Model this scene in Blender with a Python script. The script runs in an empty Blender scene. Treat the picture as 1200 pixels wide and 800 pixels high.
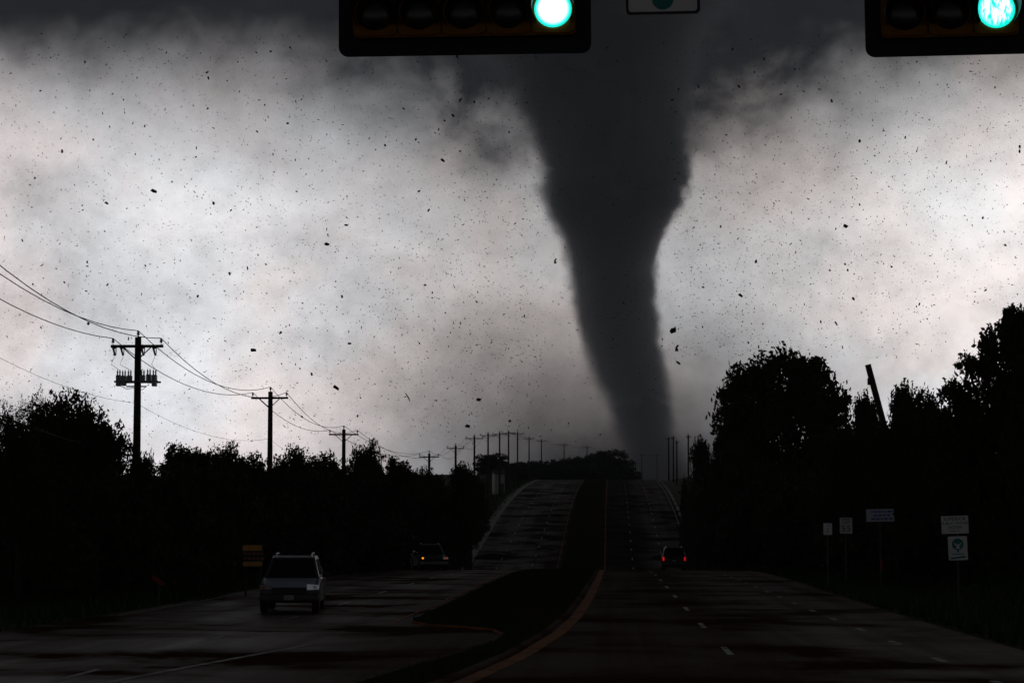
import bpy, math, random
import numpy as np
from mathutils import Vector, Matrix
random.seed(7); RNG = np.random.default_rng(11)
S = bpy.context.scene
COL = S.collection
R = math.radians

# ------------------------------------------------------------------ camera
FPX = 2400.0                      # focal length in pixels of a 1200 px wide picture
CZ = 13.0                         # camera height in the scene
PITCH = math.atan(170 / FPX)
YAW = math.atan(118 / FPX * math.cos(PITCH))
cam_data = bpy.data.cameras.new('camera')
cam_data.lens = 72.0; cam_data.sensor_width = 36.0; cam_data.sensor_fit = 'HORIZONTAL'
cam_data.clip_start = 0.1; cam_data.clip_end = 60000
cam = bpy.data.objects.new('camera', cam_data)
cam.location = (0, 0, CZ); cam.rotation_euler = (R(90) + PITCH, 0, YAW)
COL.objects.link(cam); S.camera = cam

# ------------------------------------------------------------------ sky
SUN_EL, SUN_AZ = R(32), R(14)     # behind the storm, ahead and to the right
world = bpy.data.worlds.new('World'); S.world = world; world.use_nodes = True

class NT:
    def __init__(s, tree): s.t = tree; s.n = tree.nodes; s.l = tree.links
    def new(s, typ, **kw):
        n = s.n.new(typ)
        for k, v in kw.items(): setattr(n, k, v)
        return n
    def put(s, sock, v):
        if v is None: return
        if hasattr(v, 'is_output'): s.l.new(v, sock)
        else: sock.default_value = v
    def m(s, op, a, b=None, c=None, clamp=False):
        n = s.new('ShaderNodeMath', operation=op, use_clamp=clamp)
        for i, v in enumerate((a, b, c)): s.put(n.inputs[i], v)
        return n.outputs[0]
    def vm(s, op, a, b=None):
        n = s.new('ShaderNodeVectorMath', operation=op)
        s.put(n.inputs[0], a); s.put(n.inputs[1], b)
        return n.outputs[0]
    def sep(s, v):
        n = s.new('ShaderNodeSeparateXYZ'); s.put(n.inputs[0], v); return n.outputs
    def comb(s, x, y, z):
        n = s.new('ShaderNodeCombineXYZ')
        for i, v in enumerate((x, y, z)): s.put(n.inputs[i], v)
        return n.outputs[0]
    def noise(s, vec, scale, detail=4, rough=0.55, dist=0.0, lac=2.0):
        n = s.new('ShaderNodeTexNoise'); s.put(n.inputs['Vector'], vec)
        n.inputs['Scale'].default_value = scale; n.inputs['Detail'].default_value = detail
        n.inputs['Roughness'].default_value = rough; n.inputs['Distortion'].default_value = dist
        n.inputs['Lacunarity'].default_value = lac
        return n.outputs['Fac']
    def smooth(s, v, a, b, lo=0.0, hi=1.0):
        n = s.new('ShaderNodeMapRange', interpolation_type='SMOOTHSTEP')
        for i, q in enumerate((v, a, b, lo, hi)): s.put(n.inputs[i], q)
        return n.outputs[0]
    def mix(s, f, a, b, typ='MIX'):
        n = s.new('ShaderNodeMix', data_type='RGBA', blend_type=typ)
        s.put(n.inputs['Factor'], f)
        s.put(n.inputs[6], a); s.put(n.inputs[7], b)
        return n.outputs[2]
    def scale(s, v, f):
        n = s.new('ShaderNodeVectorMath', operation='SCALE')
        s.put(n.inputs[0], v); s.put(n.inputs['Scale'], f); return n.outputs[0]

def rgba(c): return (c[0], c[1], c[2], 1.0)

N = NT(world.node_tree)
bg = N.n['Background']
co = N.new('ShaderNodeTexCoord').outputs['Generated']
dx, dy, dz = N.sep(co)
el = N.m('MULTIPLY', N.m('ARCSINE', dz), 57.2958)                      # degrees
az = N.m('MULTIPLY', N.m('ARCTAN2', dx, dy), 57.2958)                  # 0 along the road, + right
# storm clouds: stretched noise on the direction vector
warp = N.noise(co, 6.0, 3, 0.5)
sv = N.vm('MULTIPLY', co, (1.0, 1.0, 1.15))
big = N.noise(sv, 8.0, 4, 0.5, 0.2)
mid = N.noise(N.vm('ADD', sv, (3.1, 1.7, 0.4)), 21.0, 5, 0.56, 0.25)
fine = N.noise(N.vm('ADD', sv, (9.1, 4.7, 2.4)), 75.0, 4, 0.68, 0.0)
# the dark cloud base: its edge hangs lower towards the funnel
daz = N.m('ABSOLUTE', N.m('SUBTRACT', az, 0.0))
sag = N.smooth(daz, 2.0, 12.0, 1.9, 0.0)
edge = N.m('ADD', N.m('ADD', el, sag), N.m('MULTIPLY', N.m('SUBTRACT', big, 0.5), 4.0))
edge = N.m('ADD', edge, N.m('MULTIPLY', N.m('SUBTRACT', mid, 0.5), N.smooth(daz, 3.0, 9.0, 7.0, 3.0)))
deck = N.smooth(edge, 8.0, 13.5)                                       # 0 bright gap, 1 dark deck
# soft mottling of the lit rain curtain below
mot = N.m('ADD', N.m('MULTIPLY', N.m('SUBTRACT', mid, 0.5), 1.0), N.m('MULTIPLY', N.m('SUBTRACT', fine, 0.5), 0.50))
mot = N.m('ADD', mot, N.m('MULTIPLY', N.m('SUBTRACT', big, 0.5), 0.55))
lum = N.m('MULTIPLY', N.m('ADD', 1.0, mot), 0.79)
lum = N.m('MULTIPLY', lum, N.smooth(az, -16.0, 14.0, 1.06, 1.17))
lum = N.m('MULTIPLY', lum, N.smooth(daz, 2.0, 12.0, 0.57, 1.0))
# the bright gap under the storm lies ahead; behind, the rain core is dim
lum = N.m('MULTIPLY', lum, N.smooth(daz, 22.0, 105.0, 1.0, 0.18))
# darker murk close to the ground under the funnel
murk = N.m('MULTIPLY', N.smooth(daz, 1.0, 9.5, 1.0, 0.0), N.smooth(el, 1.0, 6.5, 1.0, 0.0))
lum = N.m('MULTIPLY', lum, N.m('SUBTRACT', 1.0, N.m('MULTIPLY', murk, 0.84)))
tint = N.mix(N.smooth(N.noise(sv, 10.0, 3, 0.5), 0.38, 0.64), (0.955, 0.985, 1.05, 1), (1.06, 0.975, 0.985, 1))
sky = N.new('ShaderNodeTexSky', sky_type='NISHITA')
sky.sun_disc = False; sky.sun_elevation = SUN_EL; sky.sun_rotation = SUN_AZ
sky.air_density = 1.0; sky.dust_density = 6.0; sky.ozone_density = 1.0
through = N.mix(0.08, tint, N.scale(sky.outputs[0], 0.1))              # a little daylight through the rain curtain
lit = N.scale(through, lum)
dark = N.scale((0.0135, 0.0150, 0.0178), N.m('ADD', 0.35, N.m('MULTIPLY', mid, 1.3)))
colr = N.mix(deck, lit, dark)
below = N.smooth(el, -1.5, -0.3, 0.12, 1.0)
N.put(bg.inputs['Color'], N.scale(colr, below))
bg.inputs['Strength'].default_value = 1.0
world.cycles.sampling_method = 'MANUAL'; world.cycles.sample_map_resolution = 512

# ------------------------------------------------------------------ sun (weak, diffused by the storm) and exposure
sd = bpy.data.lights.new('sun', 'SUN'); sd.energy = 0.01; sd.angle = R(25); sd.color = (1.0, 0.95, 0.88)
so = bpy.data.objects.new('sun', sd); COL.objects.link(so)
sun_dir = Vector((math.sin(SUN_AZ) * math.cos(SUN_EL), math.cos(SUN_AZ) * math.cos(SUN_EL), math.sin(SUN_EL)))
so.rotation_euler = (-sun_dir).to_track_quat('-Z', 'Y').to_euler(); so.location = (60, 200, 150)
S.view_settings.view_transform = 'Standard'; S.view_settings.look = 'None'
S.view_settings.exposure = 0.0; S.view_settings.gamma = 1.0
S.render.engine = 'CYCLES'
S.cycles.use_denoising = True
S.cycles.max_bounces = 4; S.cycles.diffuse_bounces = 2; S.cycles.glossy_bounces = 3
S.cycles.volume_bounces = 2; S.cycles.transparent_max_bounces = 8
S.cycles.volume_max_steps = 200
S.cycles.sample_clamp_indirect = 3.0

# ------------------------------------------------------------------ helpers
_f = Vector((-math.sin(YAW) * math.cos(PITCH), math.cos(YAW) * math.cos(PITCH), math.sin(PITCH)))
_r = Vector((math.cos(YAW), math.sin(YAW), 0))
_u = _r.cross(_f)
def ray(px, py): return _f + _r * ((px - 600) / FPX) + _u * ((400 - py) / FPX)
def at(px, py, d):
    v = ray(px, py); v = v * (d / v.y); return Vector((v.x, v.y, v.z + CZ))
def project(p):
    v = Vector(p) - Vector((0, 0, CZ)); k = v.dot(_f)
    return 600 + FPX * v.dot(_r) / k, 400 - FPX * v.dot(_u) / k

_PD = np.array([-120, -60, 0, 34, 67, 110, 130, 150, 165, 200, 230, 245, 260, 290, 329, 380, 430, 480, 520, 560, 640, 800, 1000, 1500, 2200, 5000, 30000.])
_PZ = np.array([-0.9, -1.5, -2.6, -3.26, -4.0, -4.85, -5.35, -6.05, -6.8, -9.0, -10.1, -10.15, -9.4, -7.4, -4.6, -1.9, -0.1, 1.1, 1.7, 1.85, 1.8, 1.4, 0.3, -4, -9, -12, -12.])
_h = np.diff(_PD); _dl = np.diff(_PZ) / _h
_mm = np.zeros(len(_PD))
for _i in range(1, len(_PD) - 1):
    a, b = _dl[_i - 1], _dl[_i]
    _mm[_i] = 0 if a * b <= 0 else 3 * (_h[_i - 1] + _h[_i]) / ((2 * _h[_i] + _h[_i - 1]) / a + (_h[_i] + 2 * _h[_i - 1]) / b)
_mm[0] = _dl[0]; _mm[-1] = 0
def prof(y):
    y = np.clip(np.asarray(y, float), _PD[0], _PD[-1])
    i = np.clip(np.searchsorted(_PD, y) - 1, 0, len(_h) - 1)
    t = (y - _PD[i]) / _h[i]; h = _h[i]
    return ((2*t**3 - 3*t**2 + 1) * _PZ[i] + (t**3 - 2*t**2 + t) * h * _mm[i] + (-2*t**3 + 3*t**2) * _PZ[i+1] + (t**3 - t**2) * h * _mm[i+1]) + CZ
def edge_l(y): return np.interp(y, [0, 90, 130, 260, 520, 900], [-15.3, -15.5, -15.6, -18.3, -18.9, -18.9])
def edge_r(y): return np.interp(y, [0, 60, 130, 260, 520, 900], [8.6, 8.8, 9.2, 10.4, 11.0, 11.0])
def terrain(x, y):
    x = np.asarray(x, float); y = np.asarray(y, float)
    z = prof(y)
    off = np.maximum(edge_l(y) - x, x - edge_r(y))                      # metres beyond the pavement
    s = np.clip(off / 14, 0, 1)
    bump = 0.25 * np.sin(x * .31 + y * .11) + 0.2 * np.sin(x * .13 - y * .23 + 1) + .5 * np.sin(x * .035 + y * .028)
    ditch = -0.45 * np.exp(-((off - 4.5) / 2.0) ** 2)
    z = np.where(off > 0, z + s * s * (0.7 + bump) + ditch * np.clip(off, 0, 1), z)
    fill = np.clip((off - 10) / 30, 0, 1) * np.interp(y, [130, 230, 330], [0, 3.0, 0])   # the dip is shallower away from the road
    return z + np.where(off > 0, fill, 0)
def ground_px(px, py):
    v = ray(px, py); v = v / v.y
    for d in np.arange(15, 700, 0.25):
        if CZ + v.z * d <= prof(d): break
    return float(v.x * d), float(d)

class MB:
    def __init__(s): s.v = []; s.f = []
    def add(s, vs, fs):
        o = len(s.v); s.v += [tuple(p) for p in vs]; s.f += [tuple(o + i for i in f) for f in fs]; return s
    def box(s, c, d, m=None):
        x, y, z = d[0]/2, d[1]/2, d[2]/2
        vs = [Vector((sx*x, sy*y, sz*z)) for sz in (-1, 1) for sy in (-1, 1) for sx in (-1, 1)]
        if m is not None: vs = [m @ p for p in vs]
        vs = [p + Vector(c) for p in vs]
        return s.add(vs, [(0,2,3,1), (4,5,7,6), (0,1,5,4), (2,6,7,3), (0,4,6,2), (1,3,7,5)])
    def tube(s, pts, rad, n=6, cap=True):
        pts = [Vector(p) for p in pts]; rs = rad if hasattr(rad, '__len__') else [rad] * len(pts)
        vs = []; fs = []; ref = None
        for i, p in enumerate(pts):
            t = (pts[min(i+1, len(pts)-1)] - pts[max(i-1, 0)]).normalized()
            if ref is None: ref = Vector((0, 0, 1)) if abs(t.z) < .9 else Vector((1, 0, 0))
            a = t.cross(ref).normalized(); b = t.cross(a).normalized(); ref = -b if False else ref
            for k in range(n):
                q = 2*math.pi*k/n; vs.append(p + (a*math.cos(q) + b*math.sin(q)) * rs[i])
        for i in range(len(pts)-1):
            for k in range(n):
                fs.append((i*n+k, i*n+(k+1) % n, (i+1)*n+(k+1) % n, (i+1)*n+k))
        if cap: fs += [tuple(range(n))[::-1], tuple((len(pts)-1)*n + k for k in range(n))]
        return s.add(vs, fs)
    def lathe(s, prof_, c, axis='z', n=16, m=None):                     # prof_: (radius, height)
        vs = []; fs = []
        for (r_, h_) in prof_:
            for k in range(n):
                q = 2*math.pi*k/n; p = Vector((r_*math.cos(q), r_*math.sin(q), h_))
                if axis == 'y': p = Vector((p.x, p.z, p.y))
                if axis == 'x': p = Vector((p.z, p.x, p.y))
                if m is not None: p = m @ p
                vs.append(p + Vector(c))
        for i in range(len(prof_)-1):
            for k in range(n): fs.append((i*n+k, i*n+(k+1) % n, (i+1)*n+(k+1) % n, (i+1)*n+k))
        fs += [tuple(range(n))[::-1], tuple((len(prof_)-1)*n + k for k in range(n))]
        return s.add(vs, fs)
    def prism(s, poly, x0, x1, axis='x'):                               # polygon in the plane across the axis
        n = len(poly)
        def P(a, b, c):
            return {'x': (c, a, b), 'y': (a, c, b), 'z': (a, b, c)}[axis]
        vs = [P(a, b, x0) for a, b in poly] + [P(a, b, x1) for a, b in poly]
        fs = [tuple(range(n)), tuple(range(2*n-1, n-1, -1))] + [(i, i+n, (i+1) % n + n, (i+1) % n) for i in range(n)]
        return s.add(vs, fs)
    def build(s, name, mat, parent=None, smooth=False, bevel=0):
        me = bpy.data.meshes.new(name); me.from_pydata(s.v, [], s.f); me.update()
        import bmesh as bmm
        b = bmm.new(); b.from_mesh(me); bmm.ops.recalc_face_normals(b, faces=b.faces)
        if bevel:
            bmm.ops.bevel(b, geom=[e for e in b.edges if len(e.link_faces) == 2 and e.calc_face_angle(0) > .5], offset=bevel, segments=2, affect='EDGES', profile=.6, clamp_overlap=True)
        b.to_mesh(me); b.free()
        return link(name, me, mat, parent, smooth)
def link(name, me, mat=None, parent=None, smooth=False):
    if smooth: me.shade_smooth()
    if mat is not None:
        me.materials.clear(); me.materials.append(mat)
    o = bpy.data.objects.new(name, me); COL.objects.link(o); o.parent = parent
    return o
def np_mesh(name, V, F):
    me = bpy.data.meshes.new(name); V = np.asarray(V, np.float32); F = np.asarray(F, np.int32)
    k = F.shape[1]
    me.vertices.add(len(V)); me.vertices.foreach_set('co', V.ravel())
    me.loops.add(F.size); me.loops.foreach_set('vertex_index', F.ravel())
    me.polygons.add(len(F)); me.polygons.foreach_set('loop_start', np.arange(len(F), dtype=np.int32) * k)
    me.polygons.foreach_set('loop_total', np.full(len(F), k, np.int32))
    me.update(); me.validate(); return me
def empty(name, loc, rz=0.0):
    o = bpy.data.objects.new(name, None); COL.objects.link(o); o.location = loc; o.rotation_euler.z = rz
    o.empty_display_size = .3; return o
def tag(o, label=None, cat=None, group=None, kind=None):
    if label: o['label'] = label
    if cat: o['category'] = cat
    if group: o['group'] = group
    if kind: o['kind'] = kind
    return o
def copy_tree(o, parent=None):
    c = o.copy(); COL.objects.link(c); c.parent = parent
    for ch in list(o.children): copy_tree(ch, c)
    return c
def text_mesh(s, size, name, mat, parent, loc, rot, extrude=.002, sx=1.0):
    cu = bpy.data.curves.new(name, 'FONT'); cu.body = s; cu.size = size; cu.extrude = extrude
    cu.align_x = 'CENTER'; cu.align_y = 'CENTER'; cu.resolution_u = 3
    t = bpy.data.objects.new(name + '_src', cu); COL.objects.link(t)
    dg = bpy.context.evaluated_depsgraph_get(); me = bpy.data.meshes.new_from_object(t.evaluated_get(dg))
    bpy.data.objects.remove(t); bpy.data.curves.remove(cu)
    o = link(name, me, mat, parent); o.location = loc; o.rotation_euler = rot; o.scale.x = sx
    return o

# ------------------------------------------------------------------ materials
def pbr(name, col, rough=.7, metal=0.0, spec=.5, var=0.0, scale=4.0, bump=0.0, bscale=30.0, col2=None):
    m = bpy.data.materials.new(name); m.use_nodes = True; n = NT(m.node_tree); b = n.n['Principled BSDF']
    b.inputs['Roughness'].default_value = rough; b.inputs['Metallic'].default_value = metal
    b.inputs['Specular IOR Level'].default_value = spec
    oc = n.new('ShaderNodeTexCoord').outputs['Object']
    if var or col2:
        f = n.noise(oc, scale, 5, .6)
        c2 = col2 or tuple(c * (1 - var) for c in col)
        n.put(b.inputs['Base Color'], n.mix(n.smooth(f, .32, .68), rgba(col), rgba(c2)))
    else: b.inputs['Base Color'].default_value = rgba(col)
    if bump:
        bn = n.new('ShaderNodeBump'); bn.inputs['Strength'].default_value = bump; bn.inputs['Distance'].default_value = .02
        n.put(bn.inputs['Height'], n.noise(oc, bscale, 4, .6)); n.put(b.inputs['Normal'], bn.outputs[0])
    return m
def emit(name, col, strength):
    m = bpy.data.materials.new(name); m.use_nodes = True; b = m.node_tree.nodes['Principled BSDF']
    b.inputs['Base Color'].default_value = rgba([c * .3 for c in col]); b.inputs['Emission Color'].default_value = rgba(col)
    b.inputs['Emission Strength'].default_value = strength; b.inputs['Roughness'].default_value = .3
    return m

def asphalt_mat():
    m = bpy.data.materials.new('wet_asphalt'); m.use_nodes = True; n = NT(m.node_tree); b = n.n['Principled BSDF']
    oc = n.new('ShaderNodeTexCoord').outputs['Object']
    x, y, z = n.sep(oc)
    # wheel tracks along the lanes, old patches, cross joints, damp film
    lanes = n.noise(n.comb(n.m('MULTIPLY', x, .95), n.m('MULTIPLY', y, .008), 0.0), 1.0, 3, .6)
    patch = n.noise(n.comb(n.m('MULTIPLY', x, .16), n.m('MULTIPLY', y, .16), 3.0), 1.0, 4, .6, .3)
    gr = n.noise(oc, 6.0, 5, .7)
    joint = n.smooth(n.m('ABSOLUTE', n.m('SUBTRACT', n.m('FRACT', n.m('DIVIDE', n.m('ADD', y, n.m('MULTIPLY', lanes, .3)), 9.3)), .5)), .004, .010, .6, 1.0)
    c = n.mix(n.smooth(lanes, .35, .65), (.074, .030, .015, 1), (.078, .042, .026, 1))
    c = n.mix(n.m('MULTIPLY', n.smooth(gr, .3, .7), .5), c, (.030, .019, .013, 1))
    c = n.mix(1.0, c, n.comb(joint, joint, joint), 'MULTIPLY')
    c = n.mix(n.smooth(y, 180.0, 250.0, 0.0, .7), c, (.018, .013, .011, 1))       # base colour darkens from the dip onto the hill
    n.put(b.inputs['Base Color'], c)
    n.put(b.inputs['Specular Tint'], n.mix(n.smooth(x, -12.0, -5.0, .25, 1.0), (1, 1, 1, 1), (1.0, .66, .52, 1)))   # muddy film
    # the oncoming carriageway drains towards its outer edge and is wetter there
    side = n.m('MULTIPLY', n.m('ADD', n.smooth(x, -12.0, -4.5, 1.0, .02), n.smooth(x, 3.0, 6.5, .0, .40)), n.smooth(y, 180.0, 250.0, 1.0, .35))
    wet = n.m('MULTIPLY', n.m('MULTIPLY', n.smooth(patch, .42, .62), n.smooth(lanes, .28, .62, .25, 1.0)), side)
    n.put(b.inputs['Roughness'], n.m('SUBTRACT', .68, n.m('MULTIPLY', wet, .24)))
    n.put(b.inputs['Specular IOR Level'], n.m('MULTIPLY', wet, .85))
    bn = n.new('ShaderNodeBump'); bn.inputs['Strength'].default_value = .25; bn.inputs['Distance'].default_value = .02
    n.put(bn.inputs['Height'], n.noise(oc, 22.0, 4, .7)); n.put(b.inputs['Normal'], bn.outputs[0])
    return m
def leaf_mat(name, a, b_):
    m = bpy.data.materials.new(name); m.use_nodes = True; n = NT(m.node_tree); b = n.n['Principled BSDF']
    oc = n.new('ShaderNodeTexCoord').outputs['Object']
    oi = n.new('ShaderNodeObjectInfo').outputs['Random']
    f = n.m('ADD', n.noise(oc, 1.3, 4, .6), n.m('MULTIPLY', n.m('SUBTRACT', oi, .5), .3))
    n.put(b.inputs['Base Color'], n.mix(n.smooth(f, .3, .7), rgba(a), rgba(b_)))
    b.inputs['Roughness'].default_value = .75; b.inputs['Specular IOR Level'].default_value = .08
    return m
M = {
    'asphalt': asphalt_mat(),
    'soil': pbr('verge_grass', (.030, .042, .018), .9, spec=.05, col2=(.045, .040, .026), scale=.35, bump=.5, bscale=3),
    'median': pbr('median_grass', (.030, .046, .016), .95, spec=.0, col2=(.044, .030, .018), scale=.8, bump=.5, bscale=5),
    'grass': leaf_mat('grass_blades', (.020, .060, .012), (.032, .066, .016)),
    'paint_w': pbr('worn_white_paint', (.46, .45, .43), .65, spec=.1, col2=(.10, .09, .08), scale=2.2),
    'paint_y': pbr('worn_yellow_paint', (.38, .115, .018), .7, spec=.02, col2=(.15, .05, .014), scale=1.2),
    'kerb': pbr('kerb_concrete', (.40, .39, .37), .8, spec=.2, var=.35, scale=3.0, bump=.3),
    'wood': pbr('weathered_pole_wood', (.085, .062, .048), .9, spec=.15, var=.5, scale=5.0, bump=.5, bscale=18),
    'bark': pbr('bark', (.055, .044, .035), .95, spec=.1, var=.5, scale=4, bump=.6, bscale=12),
    'steel': pbr('galvanised_steel', (.32, .33, .34), .55, .6, var=.3, scale=6),
    'dark_steel': pbr('dark_steel', (.10, .10, .105), .55, .5, var=.3, scale=6),
    'porcelain': pbr('insulator_porcelain', (.12, .10, .10), .3),
    'wire': pbr('weathered_cable', (.04, .04, .042), .8, spec=.1),
    'leaf_a': leaf_mat('oak_leaves', (.030, .046, .017), (.050, .066, .024)),
    'leaf_b': leaf_mat('shrub_leaves', (.028, .044, .018), (.044, .062, .024)),
    'leaf_c': leaf_mat('pale_leaves', (.060, .075, .045), (.090, .100, .065)),
    'leaf_far': leaf_mat('far_leaves', (.032, .048, .028), (.045, .060, .034)),
    'housing': pbr('signal_yellow_enamel', (.30, .115, .013), .6, spec=.1, var=.35, scale=5),
    'black': pbr('matt_black', (.012, .012, .013), .6, spec=.3, var=.3),
    'lens_off': pbr('unlit_lens', (.02, .012, .010), .25),
    'rubber': pbr('tyre_rubber', (.018, .018, .019), .85, spec=.2, var=.3),
    'glass': pbr('vehicle_glass', (.006, .007, .008), .12, spec=.12),
    'chrome': pbr('chrome', (.55, .56, .58), .18, 1.0),
    'white': pbr('sign_white', (.84, .83, .81), .5, spec=.3, var=.12, scale=2),
    'pale': pbr('sign_pale_blue', (.55, .57, .68), .5, spec=.3, var=.2, scale=2),
    'ink': pbr('sign_black', (.02, .02, .022), .6),
    'blue': pbr('sign_blue', (.10, .13, .36), .6),
    'green': pbr('sign_green', (.02, .22, .20), .6),
    'amber_board': pbr('amber_board', (.70, .33, .06), .6, var=.25, scale=3),
    'rust': pbr('rust_red', (.34, .035, .02), .7, var=.3, scale=5),
    'cream': pbr('cream_siding', (.42, .41, .39), .8, var=.15, scale=2),
    'roofing': pbr('shingles', (.10, .095, .09), .9, var=.3, scale=3),
    'debris': pbr('torn_scrap', (.035, .033, .032), .85, spec=.15, var=.4, scale=2),
    'body_grey': pbr('grey_paint', (.055, .057, .072), .3, .3, var=.05),
    'body_dark': pbr('dark_paint', (.018, .020, .026), .22, .2, var=.05),
    'body_black': pbr('black_paint', (.010, .010, .012), .22, .2),
    'lamp_clear': pbr('headlamp_glass', (.75, .76, .78), .15, .6),
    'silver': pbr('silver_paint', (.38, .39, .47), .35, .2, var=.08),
    'lamp_glint': emit('headlamp_glint', (.80, .90, 1.0), .06),  # weak emission painted in for the bright reflection on one headlamp
    'amber_lit': emit('lit_amber_lamp', (1.0, .34, .015), 1.3),
    'amber_dim': emit('dim_amber_lamp', (1.0, .16, .02), .16),
    'tail_lit': emit('lit_tail_lamp', (1.0, .008, .004), .55),
    'tail_dim': emit('dim_tail_lamp', (1.0, .008, .004), .42),
    'amber_lens': pbr('amber_lens', (.40, .09, .02), .3),
    'red_lens': pbr('red_lens', (.25, .01, .01), .3),
}
# the lit green lens: brightest in the middle, as an LED lens is
def green_mat(streaky=False):
    m = bpy.data.materials.new('lit_green_lens'); m.use_nodes = True; n = NT(m.node_tree); b = n.n['Principled BSDF']
    oc = n.new('ShaderNodeTexCoord').outputs['Object']; x, y, z = n.sep(oc)
    r = n.m('SQRT', n.m('ADD', n.m('MULTIPLY', x, x), n.m('MULTIPLY', z, z)))
    core = n.smooth(r, .092, .138, 1.0, 0.0)
    streak = n.noise(n.comb(n.m('MULTIPLY', x, 34.0), 0.0, n.m('MULTIPLY', z, 11.0)), 1.0, 3, .6)
    k = n.m('MULTIPLY', core, n.smooth(streak, .40, .60, .0, 1.0) if streaky else n.smooth(streak, .25, .42, .55, 1.0))
    n.put(b.inputs['Emission Color'], n.mix(k, (.005, .95, .78, 1), (1.6, 3.4, 3.1, 1)))
    b.inputs['Emission Strength'].default_value = 1.0; b.inputs['Base Color'].default_value = (.02, .2, .18, 1)
    return m
M['green_lit'] = green_mat(); M['green_streaky'] = green_mat(True)

# ------------------------------------------------------------------ ground, road, markings
ys = np.unique(np.concatenate([np.arange(-120, 700, 5.0), np.arange(700, 1600, 40.0), np.geomspace(1600, 30000, 26)]))
def sheet(name, mat, xf, ys_, dz, parent=None, kind='structure'):
    """a sheet of columns xf(y) -> list of x, lying dz above the profile"""
    V = []; nc = None
    for y in ys_:
        xs_ = xf(y); nc = len(xs_)
        for x in xs_: V.append((x, y, float(prof(y)) + dz))
    F = [(i*nc+j, i*nc+j+1, (i+1)*nc+j+1, (i+1)*nc+j) for i in range(len(ys_)-1) for j in range(nc-1)]
    o = link(name, np_mesh(name, V, F), mat, parent, True)
    if parent is None and kind: o['kind'] = kind
    return o
xoff = np.array([0, .6, 1.5, 3, 4.5, 6, 8, 11, 14, 18, 24, 32, 45, 70, 120, 250, 600, 2000, 8000, 25000.])
V = []
for y in ys:
    l, r_ = float(edge_l(y)), float(edge_r(y))
    xs_ = np.concatenate([l - xoff[::-1], [l + .3, (l + r_) / 2, r_ - .3], r_ + xoff])
    zz = terrain(xs_, np.full(len(xs_), y))
    inside = (xs_ > l) & (xs_ < r_)
    zz = np.where(inside, zz - .12, zz - .004)
    V += [(a, y, b) for a, b in zip(xs_, zz)]
nc = len(xs_)
F = [(i*nc+j, i*nc+j+1, (i+1)*nc+j+1, (i+1)*nc+j) for i in range(len(ys)-1) for j in range(nc-1)]
ground = link('ground', np_mesh('ground', V, F), M['soil'], None, True); ground['kind'] = 'structure'
YR = np.concatenate([np.arange(-60, 640, 4.0), np.arange(640, 1500, 20.0)])
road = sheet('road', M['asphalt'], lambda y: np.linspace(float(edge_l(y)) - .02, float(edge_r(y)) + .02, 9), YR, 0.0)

def strip(name, mat, c, w, y0, y1, dz=.006, step=2.5, parent=road):
    n_ = max(2, int((y1 - y0) / step) + 1); yy = np.linspace(y0, y1, n_)
    cf = c if callable(c) else (lambda y: c)
    V = []
    for y in yy:
        cx = float(cf(y)); V += [(cx - w/2, y, float(prof(y)) + dz), (cx + w/2, y, float(prof(y)) + dz)]
    F = [(2*i, 2*i+1, 2*i+3, 2*i+2) for i in range(n_-1)]
    return link(name, np_mesh(name, V, F), mat, parent)
# lateral positions of the lines (metres from the camera's path)
Y_L, Y_R = -6.2, -1.15
def yr_line(y): return float(np.interp(y, [20, 34, 42, 52, 62, 80, 110, 130, 330, 560], [-5.3, -2.75, -2.05, -1.55, -1.3, -1.1, -.95, -.95, -1.35, -1.5]))
for y0 in np.arange(6, 640, 12.2):
    if not 118 < y0 + 1 < 118.5:
        strip('lane_dash', M['paint_w'], lambda y: float(np.interp(y, [0, 130, 330, 560], [2.42, 2.42, 2.5, 2.6])), .14, y0, y0 + 3.05)
        strip('lane_dash', M['paint_w'], lambda y: float(np.interp(y, [0, 130, 330, 560], [-9.35, -9.6, -10.2, -10.3])), .14, y0 + 4, y0 + 7.05)
for y0 in np.arange(34, 120, 6.5):                                     # short skip marks along the right edge
    strip('edge_dash', M['paint_w'], lambda y: 6.45, .16, y0, y0 + 1.5)
for y0 in np.arange(246, 560, 12.2):
    strip('lane_dash', M['paint_w'], 6.3, .14, y0, y0 + 3.05)
    strip('lane_dash', M['paint_w'], -14.2, .14, y0 + 3, y0 + 6.05)
strip('edge_line', M['paint_w'], lambda y: float(np.interp(y, [20, 34, 46, 60], [-9.6, -8.5, -6.75, -6.55])), .17, 27, 46, dz=.008)
strip('edge_line', M['paint_w'], lambda y: float(edge_l(y)) + .45, .16, 62, 640)
strip('edge_line', M['paint_w'], lambda y: float(edge_r(y)) - .5, .15, 240, 640)
strip('yellow_line', M['paint_y'], lambda y: yr_line(y) + .2, .34, 20, 170, dz=.008, step=1.5)
strip('yellow_line', M['paint_y'], lambda y: yr_line(y) + .2, .13, 170, 640, dz=.008, step=4)
strip('yellow_line', M['paint_y'], lambda y: float(np.interp(y, [56, 130, 330], [-6.05, -6.3, -7.0])) - .1, .09, 57, 640, dz=.008)

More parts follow.
